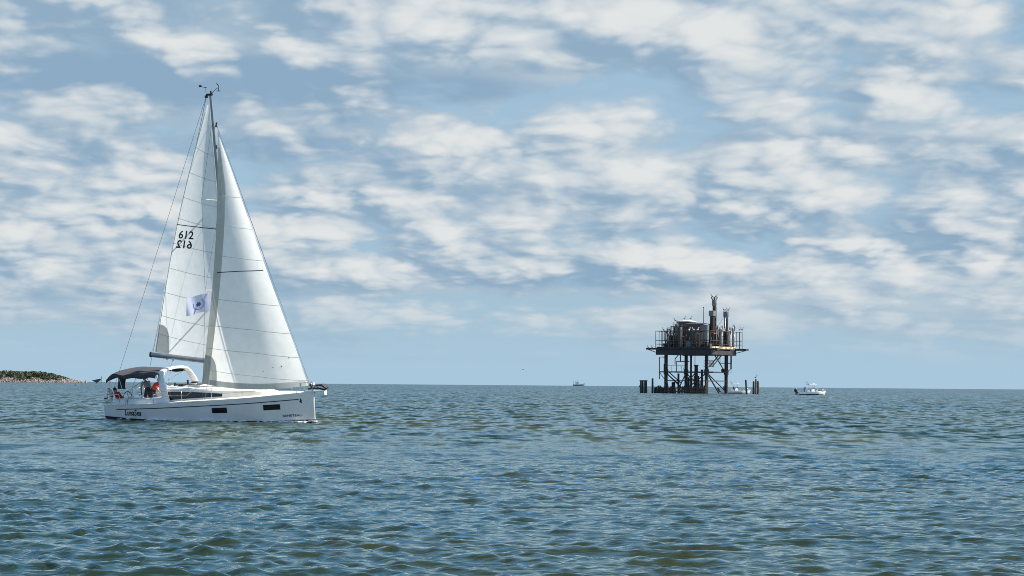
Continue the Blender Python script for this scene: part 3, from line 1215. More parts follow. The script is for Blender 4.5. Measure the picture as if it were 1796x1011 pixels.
# flag under the starboard spreader
fl = boat_thing('flag', 0.56, -0.90, 6.98, 'pale lilac flag with dark centre flying below the spreader of the yacht', 'flag')


def flag_pt(u, v, off=0.0):
    x = -1.36 * u
    w = 0.10 * math.sin(u * 7.5 + v * 1.4) * (0.25 + u)
    return Vector((x, -0.12 - 0.35 * u + w - off, -0.95 * v - 0.32 * u + 0.12 * u * u + 0.05 * math.sin(u * 5)))


m = MB()
m.grid(lambda u, v: flag_pt(u, v), 24, 14)
m.build('cloth', MAT['flag_cloth'], fl, smooth=True)
m = MB()
n = 16
vs = [flag_pt(0.44, 0.52, 0.012)]
for k in range(n):
    a = 2 * math.pi * k / n
    r = 1.0 if k % 2 else 0.62
    vs.append(flag_pt(0.44 + 0.11 * r * math.cos(a), 0.52 + 0.15 * r * math.sin(a), 0.012))
m.add(vs, [(0, k + 1, (k + 1) % n + 1) for k in range(n)])
m.build('emblem', MAT['flag_ink'], fl)
m = MB()
ring = [flag_pt(0.44 + 0.22 * math.cos(a), 0.52 + 0.31 * math.sin(a), 0.012) for a in np.linspace(-0.4, 4.2, 26)]
ring2 = [flag_pt(0.44 + 0.17 * math.cos(a), 0.52 + 0.25 * math.sin(a), 0.012) for a in np.linspace(-0.4, 4.2, 26)]
m.loft([[a, b] for a, b in zip(ring, ring2)])
m.build('emblem_ring', cloth_mat('flag_ink_pale', (0.46, 0.50, 0.72), 0.4), fl, smooth=True)
# ------------------------------------------------------------------ people: one continuous body each, clothes by region
pm('skin', (0.42, 0.25, 0.18), 0.55, var=0.05)
pm('skin_dark', (0.20, 0.115, 0.08), 0.55, var=0.05)
pm('hair_dark', (0.02, 0.016, 0.014), 0.7)
pm('shirt_red', (0.52, 0.035, 0.03), 0.8, scale=8)
pm('shirt_coral', (0.75, 0.075, 0.05), 0.8, scale=8)
pm('shirt_grey', (0.32, 0.31, 0.32), 0.8, scale=8)
pm('shirt_blue', (0.03, 0.07, 0.20), 0.8, scale=8)
pm('shirt_white', (0.75, 0.75, 0.72), 0.8, scale=8)
pm('shirt_pink', (0.72, 0.42, 0.34), 0.8, scale=8)
pm('trousers_dark', (0.03, 0.032, 0.04), 0.85, scale=8)
pm('trousers_khaki', (0.24, 0.20, 0.14), 0.85, scale=8)
pm('shoe', (0.05, 0.05, 0.055), 0.6)
pm('cap_dark', (0.03, 0.03, 0.04), 0.8)
pm('cap_white', (0.78, 0.78, 0.76), 0.8)


def person(parent_name, loc, rz, label, pose, mats, quat=None, cap=None):
    """pose: joints in metres, x forward, y left, z up, origin on the floor below the hips"""
    P = {k: Vector(v) for k, v in pose.items()}
    root = empty(parent_name, loc, (0, 0, rz), label, 'person')
    if quat is not None:
        root.rotation_mode = 'QUATERNION'
        root.rotation_quaternion = quat @ Euler((0, 0, rz)).to_quaternion()
    seg = []                                               # (p0, p1, r0, r1, region)
    seg.append((P['hip'], P['waist'], 0.150, 0.138, 'leg'))
    seg.append((P['waist'], P['chest'], 0.140, 0.160, 'top'))
    seg.append((P['chest'], P['neck'], 0.150, 0.075, 'top'))
    seg.append((P['neck'], P['head'], 0.055, 0.060, 'skin'))
    for s in 'lr':
        seg.append((P['chest'] + (P['sh_' + s] - P['chest']) * 0.3, P['sh_' + s], 0.10, 0.075, 'top'))
        seg.append((P['sh_' + s], P['el_' + s], 0.062, 0.048, 'top' if mats.get('sleeve') else 'skin'))
        mid = P['sh_' + s].lerp(P['el_' + s], 0.55)
        seg.append((P['sh_' + s], mid, 0.072, 0.066, 'top'))
        seg.append((P['el_' + s], P['wr_' + s], 0.046, 0.032, 'skin'))
        hd = (P['wr_' + s] - P['el_' + s]).normalized()
        pal = P['wr_' + s] + hd * 0.085
        seg.append((P['wr_' + s], pal, 0.032, 0.042, 'skin'))
        side = hd.cross(Vector((0, 0, 1)))
        side = side.normalized() if side.length > 0.1 else Vector((0, 1, 0))
        for k in range(4):
            b = pal + side * (k - 1.5) * 0.021
            seg.append((b, b + hd * (0.045 + 0.012 * (k in (1, 2))), 0.011, 0.010, 'skin'))
            tip = b + hd * (0.045 + 0.012 * (k in (1, 2)))
            seg.append((tip, tip + hd * 0.018 + Vector((0, 0, -0.025)), 0.010, 0.009, 'skin'))
        seg.append((P['wr_' + s] + hd * 0.03, P['wr_' + s] + hd * 0.06 + side * 0.055, 0.013, 0.011, 'skin'))
        hipj = P['hip'] + Vector((0, 0.09 if s == 'l' else -0.09, -0.02))
        seg.append((hipj, P['kn_' + s], 0.098, 0.068, 'leg'))
        seg.append((P['kn_' + s], P['an_' + s], 0.066, 0.042, 'leg'))
        seg.append((P['an_' + s] + Vector((-0.04, 0, -0.03)), P['an_' + s] + Vector((0.17, 0, -0.05)), 0.046, 0.036, 'shoe'))
    mb = MB()
    for (a, b, r0, r1, _) in seg:
        d = b - a
        L = max(d.length, 1e-4)
        pts, rs = [], []
        for t_ in (-0.9, -0.5, 0.0):
            pts.append(a + d / L * r0 * t_)
            rs.append(r0 * math.sqrt(max(1 - t_ * t_, 0.02)))
        for t_ in (0.0, 0.5, 0.9):
            pts.append(b + d / L * r1 * t_)
            rs.append(r1 * math.sqrt(max(1 - t_ * t_, 0.02)))
        mb.tube(pts, rs, 10)
    h = P['head']
    face = P.get('face', Vector((1, 0, 0))).normalized()
    rotf = face.to_track_quat('X', 'Z').to_matrix()
    mb.ell(h, (0.105, 0.080, 0.125), 14, 10, rotf)
    mb.ell(h + rotf @ Vector((0.03, 0, -0.05)), (0.078, 0.062, 0.075), 12, 8, rotf)
    mb.ell(h + rotf @ Vector((0.112, 0, -0.02)), (0.022, 0.014, 0.022), 8, 6, rotf)
    for sy in (-1, 1):
        mb.ell(h + rotf @ Vector((-0.005, sy * 0.085, -0.01)), (0.022, 0.012, 0.032), 8, 6, rotf)
    me0 = mb.mesh('body', MAT[mats['skin']])
    tmp = bpy.data.objects.new('tmp', me0)
    COL.objects.link(tmp)
    md = tmp.modifiers.new('r', 'REMESH')
    md.mode = 'VOXEL'
    md.voxel_size = 0.016
    sm = tmp.modifiers.new('s', 'SMOOTH')
    sm.factor = 0.5
    sm.iterations = 3
    dg = bpy.context.evaluated_depsgraph_get()
    me = bpy.data.meshes.new_from_object(tmp.evaluated_get(dg))
    bpy.data.objects.remove(tmp)
    me.materials.clear()
    keys = ['skin', 'top', 'leg', 'shoe']
    for k in keys:
        me.materials.append(MAT[mats[k]])
    cen = np.empty(len(me.polygons) * 3)
    me.polygons.foreach_get('center', cen)
    cen = cen.reshape(-1, 3)
    best = np.full(len(cen), 1e9)
    idx = np.zeros(len(cen), dtype=np.int32)
    for (a, b, r0, r1, reg) in seg + [(h, h + Vector((0, 0, 0.01)), 0.11, 0.11, 'skin')]:
        a_, d_ = np.array(a), np.array(b - a)
        q = np.clip(((cen - a_) @ d_) / max(d_ @ d_, 1e-9), 0, 1)
        dist = np.linalg.norm(cen - (a_ + q[:, None] * d_), axis=1) - (r0 + (r1 - r0) * q)
        mk = dist < best
        best[mk] = dist[mk]
        idx[mk] = keys.index(reg)
    me.polygons.foreach_set('material_index', idx)
    me.polygons.foreach_set('use_smooth', np.ones(len(me.polygons), dtype=bool))
    put('body', me, root)
    hm = MB()
    hm.grid(lambda u, v: h + rotf @ (Vector((-0.012, 0, 0.012)) + Vector((0.116 * math.cos(2 * math.pi * u) * math.sin(0.02 + v * 1.75),
            0.092 * math.sin(2 * math.pi * u) * math.sin(0.02 + v * 1.75), 0.130 * math.cos(0.02 + v * 1.75)))), 16, 8)
    hair = hm.build('hair', MAT['hair_dark'], root, smooth=True)
    if cap:
        cm = MB()
        cm.grid(lambda u, v: h + rotf @ (Vector((-0.005, 0, 0.03)) + Vector((0.122 * math.cos(2 * math.pi * u) * math.sin(0.02 + v * 1.4),
                0.098 * math.sin(2 * math.pi * u) * math.sin(0.02 + v * 1.4), 0.125 * math.cos(0.02 + v * 1.4)))), 16, 7)
        cm.box(h + rotf @ Vector((0.15, 0, 0.045)), (0.12, 0.14, 0.012), rotf)
        cm.build('cap', MAT[cap], root, smooth=True)
    em = MB()
    for sy in (-1, 1):
        em = MB()
        em.ell(h + rotf @ Vector((0.094, sy * 0.033, 0.012)), (0.012, 0.014, 0.010), 8, 6, rotf)
        em.build('eye', MAT['black'], root, smooth=True)
    return root


SIT = dict(hip=(0, 0, 0.50), waist=(-0.02, 0, 0.68), chest=(-0.03, 0, 0.92), neck=(-0.01, 0, 1.10), head=(0.03, 0, 1.24),
           sh_l=(-0.02, 0.20, 1.02), sh_r=(-0.02, -0.20, 1.02), el_l=(0.05, 0.27, 0.77), el_r=(0.05, -0.27, 0.77),
           wr_l=(0.28, 0.20, 0.68), wr_r=(0.28, -0.20, 0.68), kn_l=(0.44, 0.13, 0.50), kn_r=(0.44, -0.13, 0.50),
           an_l=(0.46, 0.13, 0.09), an_r=(0.46, -0.13, 0.09))
HELM = dict(SIT, chest=(0.06, 0, 0.90), neck=(0.13, 0, 1.07), head=(0.18, 0, 1.20), sh_l=(0.10, 0.20, 1.0), sh_r=(0.10, -0.20, 1.0),
            el_l=(0.25, 0.28, 0.80), el_r=(0.25, -0.28, 0.80), wr_l=(0.50, 0.22, 0.86), wr_r=(0.50, -0.22, 0.86))
STOOP = dict(hip=(-0.10, 0, 0.92), waist=(-0.04, 0, 1.07), chest=(0.12, 0, 1.28), neck=(0.25, 0, 1.41), head=(0.34, 0, 1.52),
             sh_l=(0.20, 0.20, 1.34), sh_r=(0.20, -0.20, 1.34), el_l=(0.28, 0.25, 1.04), el_r=(0.26, -0.25, 1.04),
             wr_l=(0.40, 0.20, 0.80), wr_r=(0.38, -0.20, 0.80), kn_l=(0.06, 0.11, 0.49), kn_r=(-0.04, -0.11, 0.49),
             an_l=(0.0, 0.12, 0.09), an_r=(-0.12, -0.12, 0.09), face=(1, 0, -0.45))
LEAN = dict(hip=(-0.10, 0, 0.92), waist=(0.0, 0, 1.06), chest=(0.20, 0, 1.24), neck=(0.34, 0, 1.37), head=(0.42, 0, 1.49),
            sh_l=(0.29, 0.20, 1.31), sh_r=(0.29, -0.20, 1.31), el_l=(0.46, 0.24, 1.06), el_r=(0.46, -0.24, 1.06),
            wr_l=(0.62, 0.18, 0.86), wr_r=(0.64, -0.18, 0.84), kn_l=(0.06, 0.11, 0.49), kn_r=(-0.04, -0.11, 0.49),
            an_l=(0.0, 0.12, 0.09), an_r=(-0.12, -0.12, 0.09), face=(1, 0, -0.25))
STAND = dict(hip=(0, 0, 0.94), waist=(0, 0, 1.10), chest=(0, 0, 1.33), neck=(0.01, 0, 1.50), head=(0.03, 0, 1.63),
             sh_l=(0, 0.20, 1.42), sh_r=(0, -0.20, 1.42), el_l=(0.0, 0.25, 1.14), el_r=(0.0, -0.25, 1.14),
             wr_l=(0.18, 0.20, 0.98), wr_r=(0.18, -0.20, 0.98), kn_l=(0.03, 0.10, 0.50), kn_r=(0.0, -0.10, 0.50),
             an_l=(0.0, 0.12, 0.09), an_r=(-0.04, -0.12, 0.09))
RECL = dict(SIT, chest=(-0.20, 0, 0.84), neck=(-0.30, 0, 0.99), head=(-0.34, 0, 1.11), sh_l=(-0.24, 0.20, 0.93), sh_r=(-0.24, -0.20, 0.93),
            el_l=(-0.12, 0.27, 0.70), el_r=(-0.12, -0.27, 0.70), wr_l=(0.12, 0.22, 0.62), wr_r=(0.12, -0.22, 0.62),
            kn_l=(0.40, 0.13, 0.62), kn_r=(0.42, -0.13, 0.60), an_l=(0.78, 0.13, 0.44), an_r=(0.80, -0.13, 0.44))

person('person', on_boat(-5.48, -1.02, 0.66), 0.1, 'person in dark red top seated at the stern of the yacht', RECL,
       dict(skin='skin', top='shirt_red', leg='trousers_khaki', shoe='shoe', sleeve=True), BQ)
person('person', on_boat(-4.15, -0.42, 0.76), 2.5, 'person in grey top with dark hair stooping in the yacht cockpit', STOOP,
       dict(skin='skin_dark', top='shirt_grey', leg='trousers_dark', shoe='shoe', sleeve=False), BQ)
person('person', on_boat(-3.62, -0.55, 0.76), -0.15, 'person in bright coral red shirt leaning forward beside the white arch', LEAN,
       dict(skin='skin', top='shirt_coral', leg='trousers_dark', shoe='shoe', sleeve=True), BQ, cap='cap_dark')

# ------------------------------------------------------------------ gas platform
pm('rust_dark', (0.035, 0.030, 0.028), 0.85, scale=1.2, wear=(0.10, 0.045, 0.022), wear_amt=0.35, bump=0.02)
pm('steel_black', (0.022, 0.022, 0.025), 0.7, scale=1.0, wear=(0.07, 0.035, 0.02), wear_amt=0.25)
pm('tank_grey', (0.070, 0.072, 0.075), 0.7, scale=0.8, wear=(0.10, 0.05, 0.03), wear_amt=0.3)
pm('tank_top_lit', (0.62, 0.62, 0.60), 0.7, scale=1.0, wear=(0.25, 0.2, 0.16), wear_amt=0.25)  # brightness of the sunlit roof put into the colour
pm('vessel_pale', (0.46, 0.46, 0.44), 0.6, scale=1.2, wear=(0.20, 0.10, 0.06), wear_amt=0.35)
pm('vessel_grey', (0.17, 0.19, 0.20), 0.6, scale=1.0, wear=(0.10, 0.06, 0.045), wear_amt=0.2)
pm('pipe_rust', (0.12, 0.065, 0.045), 0.8, scale=1.5, wear=(0.08, 0.05, 0.04), wear_amt=0.4)
pm('deck_edge_lit', (0.60, 0.49, 0.30), 0.7, scale=0.9, wear=(0.30, 0.14, 0.07), wear_amt=0.45)  # yellowish boards, their sunlit paleness put into the colour
pm('timber', (0.060, 0.048, 0.040), 0.9, scale=2.5, wear=(0.12, 0.10, 0.085), wear_amt=0.3, bump=0.03)
pm('timber_pale', (0.20, 0.165, 0.14), 0.9, scale=2.5, wear=(0.07, 0.055, 0.05), wear_amt=0.4, bump=0.03)

RIG_D = 513.0
RK = RIG_D / FPX
RA = R(-31.6)
rp = sea_at(1221, RIG_D)
rig = empty('gas_platform', rp, (0, 0, RA), 'rusty black gas platform on steel legs, standing in the open sea', 'platform')
RIG_M = Matrix.Translation(rp) @ Matrix.Rotation(RA, 4, 'Z')


def w2l(px, wy=0.0):
    """local x, y of a spot on the platform shown at column px, wy metres behind its centre"""
    v = Matrix.Rotation(-RA, 3, 'Z') @ Vector(((px - 1221) * RK * (1 + wy / RIG_D), wy, 0))
    return v.x, v.y


def zr(py):
    return (690.3 - py) * RK


def rpart(name, mb_, mat, parent=None, smooth=None):
    return mb_.build(name, MAT[mat], parent or rig, smooth)


rr = random.Random(5)
for x in (-5.8, 5.8):
    for y in (-5.8, 5.8):
        m = MB()
        m.tube([(x, y, -3), (x, y, 9.9)], 0.46, 12)
        lg = rpart('leg', m, 'steel_black', smooth=40)
        m = MB()
        m.tube([(x, y, 4.9), (x, y, 6.2)], 0.62, 12)
        rpart('leg_collar', m, 'rust_dark', lg, smooth=40)
for (x, y, r, z1) in ((-0.2, 0.4, 0.48, 7.4), (0.9, 1.6, 0.30, 6.2), (-1.6, 0.2, 0.26, 9.8)):
    m = MB()
    m.tube([(x, y, -3), (x, y, z1)], r, 10)
    m.lathe([(r * 1.35, 0), (r * 1.35, 0.25)], (x, y, z1 - 0.25), 10)
    rpart('conductor_pipe', m, 'steel_black', smooth=40)
for k in range(12):
    x, y = rr.uniform(-5.2, 3.4), rr.uniform(-5.2, 3.0)
    z1, r = rr.uniform(2.0, 5.2), rr.uniform(0.16, 0.30)
    m = MB()
    m.tube([(x, y, -3), (x, y, z1)], r, 8)
    rpart('cut_off_pile', m, 'steel_black', smooth=40)
# girders
HB = 7.7
for i in range(5):
    q = -HB + 2 * HB * i / 4
    m = MB()
    m.box((0, q, 10.55), (2 * HB - 0.02, 0.34, 1.3 if i in (0, 4) else 0.9))
    m.box((0, q, 11.22), (2 * HB - 0.02, 0.6, 0.07))
    m.box((0, q, 9.9 if i in (0, 4) else 10.1), (2 * HB - 0.02, 0.6, 0.07))
    rpart('deck_girder', m, 'steel_black')
    m = MB()
    m.box((q, 0, 10.50), (0.32, 2 * HB - 0.36, 1.1))
    rpart('cross_girder', m, 'steel_black')
m = MB()
m.box((0, 0, 11.42), (2 * HB + 0.5, 2 * HB + 0.5, 0.24))
rpart('deck_plate', m, 'steel_black')
for (x0, x1, y0, y1, z) in ((-10.6, -7.97, -7.8, -6.5, 11.45), (7.97, 11.2, 6.2, 7.9, 11.38), (7.97, 9.6, -7.4, -6.2, 11.35)):
    m = MB()
    m.box(((x0 + x1) / 2, (y0 + y1) / 2, z), (x1 - x0, y1 - y0, 0.46))
    m.bar((x0 if x0 < 0 else x1, (y0 + y1) / 2, z - 0.1), (-7.6 if x0 < 0 else 7.6, (y0 + y1) / 2, 10.4), 0.16, 0.16)
    rpart('cantilever_walkway', m, 'steel_black')
for k in range(7):
    y = -7.4 + k * 2.15
    m = MB()
    m.box((7.99, y + 0.95, 11.78), (0.10, 1.95, 0.52 + 0.1 * rr.random()))
    rpart('toe_board', m, 'deck_edge_lit')
for k in range(7):
    x = -7.4 + k * 2.15
    m = MB()
    m.box((x + 0.95, -7.99, 11.75), (1.95, 0.10, 0.42))
    rpart('toe_board', m, 'rust_dark')  # same board on the shaded side, given the dark colour


def rail(p0, p1, h, n, mids, r=0.05):
    p0, p1 = Vector(p0), Vector(p1)
    for i in range(n + 1):
        p = p0.lerp(p1, i / n)
        m_ = MB()
        m_.tube([p, p + Vector((0, 0, h * (1 + (0.04 * rr.random()))))], r, 6)
        rpart('rail_post', m_, 'rust_dark')
    for hh in mids:
        m_ = MB()
        m_.tube([p0 + Vector((0, 0, hh)), p1 + Vector((0, 0, hh))], r * 0.85, 6)
        rpart('rail_bar', m_, 'rust_dark')


D0 = 11.54
rail((-7.8, -7.8, D0), (7.8, -7.8, D0), 4.45, 9, (1.1, 2.0, 4.45), 0.075)
rail((7.8, -7.8, D0), (7.8, 7.8, D0), 4.45, 8, (1.1, 2.0, 4.45), 0.07)
rail((-7.8, -7.8, D0), (-7.8, 7.8, D0), 4.45, 8, (1.1, 2.0, 4.45), 0.07)
rail((-7.8, 7.8, D0), (7.8, 7.8, D0), 4.45, 7, (1.1, 2.0, 4.45), 0.07)


rail((7.8, 7.8, D0), (9.4, 7.8, D0), 4.45, 2, (1.1, 2.0, 4.45), 0.07)
rail((9.4, 6.4, D0), (9.4, 7.8, D0), 4.45, 1, (1.1, 2.0, 4.45), 0.07)


# tanks, vessels and stacks
def tank(x, y, r, z0, z1, mat, topmat, name='tank'):
    m_ = MB()
    m_.lathe([(r, z0), (r, z1 - 0.25)], (x, y, 0), 28)
    o_ = rpart(name, m_, mat, smooth=40)
    m_ = MB()
    m_.lathe([(r + 0.05, z1 - 0.25), (r + 0.05, z1 - 0.1), (r * 0.6, z1 + 0.12), (0.1, z1 + 0.22)], (x, y, 0), 28)
    rpart('tank_roof', m_, topmat, o_, smooth=40)
    for zb in (z0 + (z1 - z0) * 0.36, z0 + (z1 - z0) * 0.7):
        m_ = MB()
        m_.lathe([(r + 0.02, zb - 0.06), (r + 0.07, zb), (r + 0.02, zb + 0.06)], (x, y, 0), 28)
        rpart('tank_band', m_, 'rust_dark', o_, smooth=40)
    return o_


x, y = w2l(1222, -0.5)
tank(x, y, 3.35, D0, 18.1, 'tank_grey', 'tank_grey')
x, y = w2l(1207, 5.2)
tank(x, y, 2.5, D0, 18.9, 'tank_grey', 'tank_top_lit')
x, y = w2l(1235, -4.6)
tank(x, y, 0.80, D0, 17.7, 'vessel_grey', 'vessel_grey', 'separator_vessel')
for (px, wy, r, z0, z1, mat) in ((1263, -2.2, 0.50, 12.4, 16.6, 'vessel_pale'), (1279, -0.5, 0.55, 12.2, 16.2, 'vessel_pale'),
                                 (1270, 2.5, 0.6, 12.0, 15.4, 'tank_grey'), (1287, 2.2, 0.42, 12.0, 17.0, 'vessel_pale'),
                                 (1258, 3.0, 0.7, 12.0, 16.8, 'tank_grey'), (1186, -1.0, 0.45, 11.9, 17.8, 'vessel_grey'),
                                 (1192, -3.4, 0.38, 11.9, 16.8, 'vessel_pale'), (1180, 2.4, 0.5, 11.9, 15.0, 'tank_grey')):
    x, y = w2l(px, wy)
    m = MB()
    m.lathe([(r * 0.3, z0 - 0.25), (r * 0.8, z0 - 0.1), (r, z0 + 0.1), (r, z1 - 0.1), (r * 0.8, z1 + 0.1), (r * 0.3, z1 + 0.25)], (x, y, 0), 14)
    v_ = rpart('pressure_vessel', m, mat, smooth=50)
    m = MB()
    m.tube([(x, y, z1 + 0.2), (x, y, z1 + 0.9), (x + 0.5, y - 0.3, z1 + 0.9), (x + 0.5, y - 0.3, z1 - 0.8)], 0.10, 6)
    rpart('outlet_pipe', m, 'pipe_rust', v_, smooth=50)
    for k in range(3):
        a = k * 2.09 + 0.4
        m = MB()
        m.bar((x + r * 0.7 * math.cos(a), y + r * 0.7 * math.sin(a), D0), (x + r * 0.7 * math.cos(a), y + r * 0.7 * math.sin(a), z0 + 0.1), 0.1, 0.1)
        rpart('vessel_leg', m, 'rust_dark', v_)


def stack(px, wy, r, z1, capr, cap0, cap1, square=False, crown=False):
    x_, y_ = w2l(px, wy)
    m_ = MB()
    m_.tube([(x_, y_, D0), (x_, y_, D0 + 3), (x_, y_, z1)], [r * 1.15, r, r * 0.92], 12)
    o_ = rpart('exhaust_stack', m_, 'rust_dark', smooth=40)
    m_ = MB()
    if square:
        m_.box((x_, y_, (cap0 + cap1) / 2), (capr * 2, capr * 2, cap1 - cap0))
        for k in range(3):
            m_.box((x_, y_, cap0 + (k + 0.5) * (cap1 - cap0) / 3), (capr * 2.12, capr * 2.12, 0.07))
    else:
        m_.lathe([(capr * 0.7, cap0 - 0.35), (capr, cap0), (capr, cap1), (capr * 0.8, cap1), (capr * 0.75, cap0 + 0.1)], (x_, y_, 0), 14)
    rpart('stack_cap', m_, 'vessel_grey', o_, smooth=40)
    m_ = MB()
    m_.tube([(x_ + r + 0.18, y_ - 0.3, D0), (x_ + r + 0.18, y_ - 0.3, cap0 - 0.4)], 0.09, 6)
    rpart('drain_pipe', m_, 'pipe_rust', o_)
    if crown:
        for k in range(6):
            a = k * math.pi / 3
            m_ = MB()
            c_, s_ = math.cos(a), math.sin(a)
            m_.bar((x_ + capr * 0.9 * c_, y_ + capr * 0.9 * s_, cap1 - 0.1), (x_ + capr * 1.5 * c_, y_ + capr * 1.5 * s_, cap1 + 0.75), 0.42, 0.05)
            rpart('cap_flap', m_, 'vessel_grey', o_)
    return x_, y_


stack(1252.5, 0.0, 0.50, 23.2, 0.62, 22.9, 24.3, crown=True)
stack(1247.5, -2.0, 0.62, 20.3, 0.66, 20.0, 21.4, square=True)
sx, sy = stack(1273.5, 0.8, 0.50, 20.2, 0.70, 20.0, 21.3)
for (dx, dy) in ((3.0, 1.5), (-2.6, -1.5), (1.2, -3.2)):
    m = MB()
    m.tube([(sx, sy, 20.6), (sx + dx, sy + dy, 16.2)], 0.035, 5)
    rpart('guy_wire', m, 'wire')
x, y = w2l(1234, 0.5)
m = MB()
m.tube([(x, y, 18.0), (x, y, 22.3)], [0.10, 0.07], 6)
m.lathe([(0.14, 0), (0.14, 0.25)], (x, y, 22.2), 6)
rpart('antenna_pole', m, 'steel_black')
# pipework on deck: separate runs
for k in range(84):
    px = rr.choice([rr.uniform(1156, 1200), rr.uniform(1240, 1293), rr.uniform(1156, 1293)])
    wy = rr.uniform(-6.5, 5)
    x, y = w2l(px, wy)
    if max(abs(x), abs(y)) > 7.2:
        continue
    z0 = rr.uniform(11.9, 14.5)
    ln = rr.uniform(1.0, 3.5)
    h = rr.uniform(0.6, 3.4)
    if rr.random() < 0.5:
        d = (rr.choice((-1, 1)) * ln, 0)
    else:
        d = (0, rr.choice((-1, 1)) * ln)
    x2 = min(max(x + d[0], -7.3), 7.3)
    y2 = min(max(y + d[1], -7.3), 7.3)
    m = MB()
    m.tube([(x, y, D0), (x, y, z0 + h - 0.15), (x + 0.08 * (x2 > x), y, z0 + h), (x2, y2, z0 + h), (x2, y2, D0 if rr.random() < 0.6 else z0)],
           rr.choice((0.07, 0.10, 0.15)), 6)
    p_ = rpart('process_pipe', m, rr.choice(('pipe_rust', 'rust_dark', 'rust_dark', 'vessel_grey', 'vessel_pale' if h < 1.6 else 'vessel_grey')), smooth=50)
    if k % 2 == 0:
        m = MB()
        m.lathe([(0.26, -0.05), (0.26, 0.05)], (x, y, z0 + h * 0.5), 10)
        m.lathe([(0.16, -0.3), (0.2, 0), (0.16, 0.3)], (x, y, z0 + h * 0.5), 8)
        rpart('valve', m, rr.choice(('pipe_rust', 'vessel_grey')), p_, smooth=40)
for k in range(22):
    px, wy = rr.uniform(1158, 1292), rr.uniform(-5.5, 3)
    x, y = w2l(px, wy)
    if max(abs(x), abs(y)) > 6.9:
        continue
    s = rr.uniform(0.7, 1.5)
    m = MB()
    m.box((x, y, D0 + s * 0.6), (s, s * 0.8, s * 1.2))
    m.box((x, y, D0 + s * 1.24), (s * 1.08, s * 0.9, 0.06))
    m.tube([(x + s * 0.3, y, D0 + s * 1.2), (x + s * 0.3, y, D0 + s * 2.0)], 0.07, 6)
    rpart('equipment_skid', m, rr.choice(('rust_dark', 'tank_grey', 'vessel_grey', 'pipe_rust')))
for k in range(26):
    if k < 17:
        px, wy = rr.uniform(1155, 1190), rr.uniform(-2.5, 4.5)
    else:
        px, wy = rr.uniform(1284, 1297), rr.uniform(-1.0, 3.5)
    x, y = w2l(px, wy)
    if max(abs(x), abs(y)) > 7.3:
        continue
    h = rr.uniform(1.2, 3.6)
    m = MB()
    m.tube([(x, y, D0), (x, y, D0 + h)], 0.13, 8)
    for q in (0.3, 0.55, 0.8):
        m.lathe([(0.30, -0.07), (0.30, 0.07)], (x, y, D0 + h * q), 8)
    m.tube([(x - 0.6, y, D0 + h * 0.62), (x + 0.6, y, D0 + h * 0.62)], 0.10, 6)
    m.lathe([(0.26, 0), (0.26, 0.12), (0.08, 0.2)], (x, y, D0 + h), 8)
    w_ = rpart('wellhead', m, rr.choice(('rust_dark', 'tank_grey', 'vessel_grey', 'vessel_pale', 'pipe_rust')), smooth=40)
    m = MB()
    m.tube([(x + 0.6, y + 0.25 * math.cos(a), D0 + h * 0.62 + 0.25 * math.sin(a)) for a in np.linspace(0, 2 * math.pi, 11)], 0.04, 5, cap=False)
    rpart('hand_wheel', m, 'pipe_rust', w_)
x, y = w2l(1196, -1.5)
for z in (13.6, 17.2):
    m = MB()
    m.box((x - 0.6, y, z), (3.4, 1.8, 0.12))
    rpart('access_landing', m, 'rust_dark')
for (px, z0, z1) in ((1178, 11.5, 18.3), (1181, 11.5, 18.0), (1197, 11.5, 18.0), (1200, 11.5, 17.8)):
    x, y = w2l(px, -3.5)
    m = MB()
    m.tube([(x, y, z0), (x, y, z1)], 0.08, 6)
    rpart('riser_post', m, 'rust_dark')

# under the deck: catwalk, braces, stairs, pipes
C4 = [(-5.8, -5.8), (5.8, -5.8), (5.8, 5.8), (-5.8, 5.8)]
for i in range(4):
    a, b = Vector((*C4[i], 5.5)), Vector((*C4[(i + 1) % 4], 5.5))
    m = MB()
    e = (b - a).normalized() * (1.9 if i in (0,) else 0.6)
    m.bar(a - e, b + e, 0.28, 0.30)
    rpart('tie_beam', m, 'steel_black')
    m = MB()
    m.bar(Vector((a.x, a.y, 3.25)), Vector((b.x, b.y, 3.25)), 0.22, 0.22)
    rpart('tie_beam', m, 'steel_black')
for (p0, p1, w) in (((-5.8, -5.8, 5.2), (-2.4, -5.8, 2.6), 0.22), ((-5.0, -5.8, 5.5), (-1.4, -5.8, 2.6), 0.22), ((5.8, -5.8, 5.3), (0.4, -5.8, 1.4), 0.26),
                    ((5.8, -5.6, 5.3), (5.8, 1.4, 0.2), 0.28), ((-5.8, 5.8, 5.2), (0.4, 5.8, 0.4), 0.26), ((-5.8, -5.6, 5.2), (-5.8, 5.4, 0.5), 0.24),
                    ((0.4, 5.8, 5.3), (5.6, 5.8, 0.6), 0.22), ((5.8, 5.6, 5.3), (5.8, -1.0, 9.8), 0.20), ((-5.8, 0.6, 0.3), (-5.8, 5.6, 5.2), 0.22),
                    ((-1.8, -5.8, 0.3), (2.6, -5.8, 5.3), 0.22), ((-7.6, -5.8, 5.3), (-5.9, -5.8, 3.2), 0.12)):
    m = MB()
    m.bar(p0, p1, w, w)
    rpart('brace', m, 'steel_black')
for sgn in (0, 1):
    m = MB()
    m.bar((5.95 + 0.8 * sgn, -4.4, 6.9), (5.95 + 0.8 * sgn, 1.2, 10.0), 0.10, 0.32)
    rpart('stair_stringer', m, 'steel_black')
for k in range(9):
    q = (k + 0.5) / 9
    m = MB()
    m.box((6.35, -4.4 + 5.6 * q, 6.9 + 3.1 * q), (0.75, 0.30, 0.05))
    rpart('stair_tread', m, 'rust_dark')
m = MB()
m.box((6.35, -5.6, 6.85), (1.7, 2.6, 0.14))
rpart('stair_landing', m, 'steel_black')
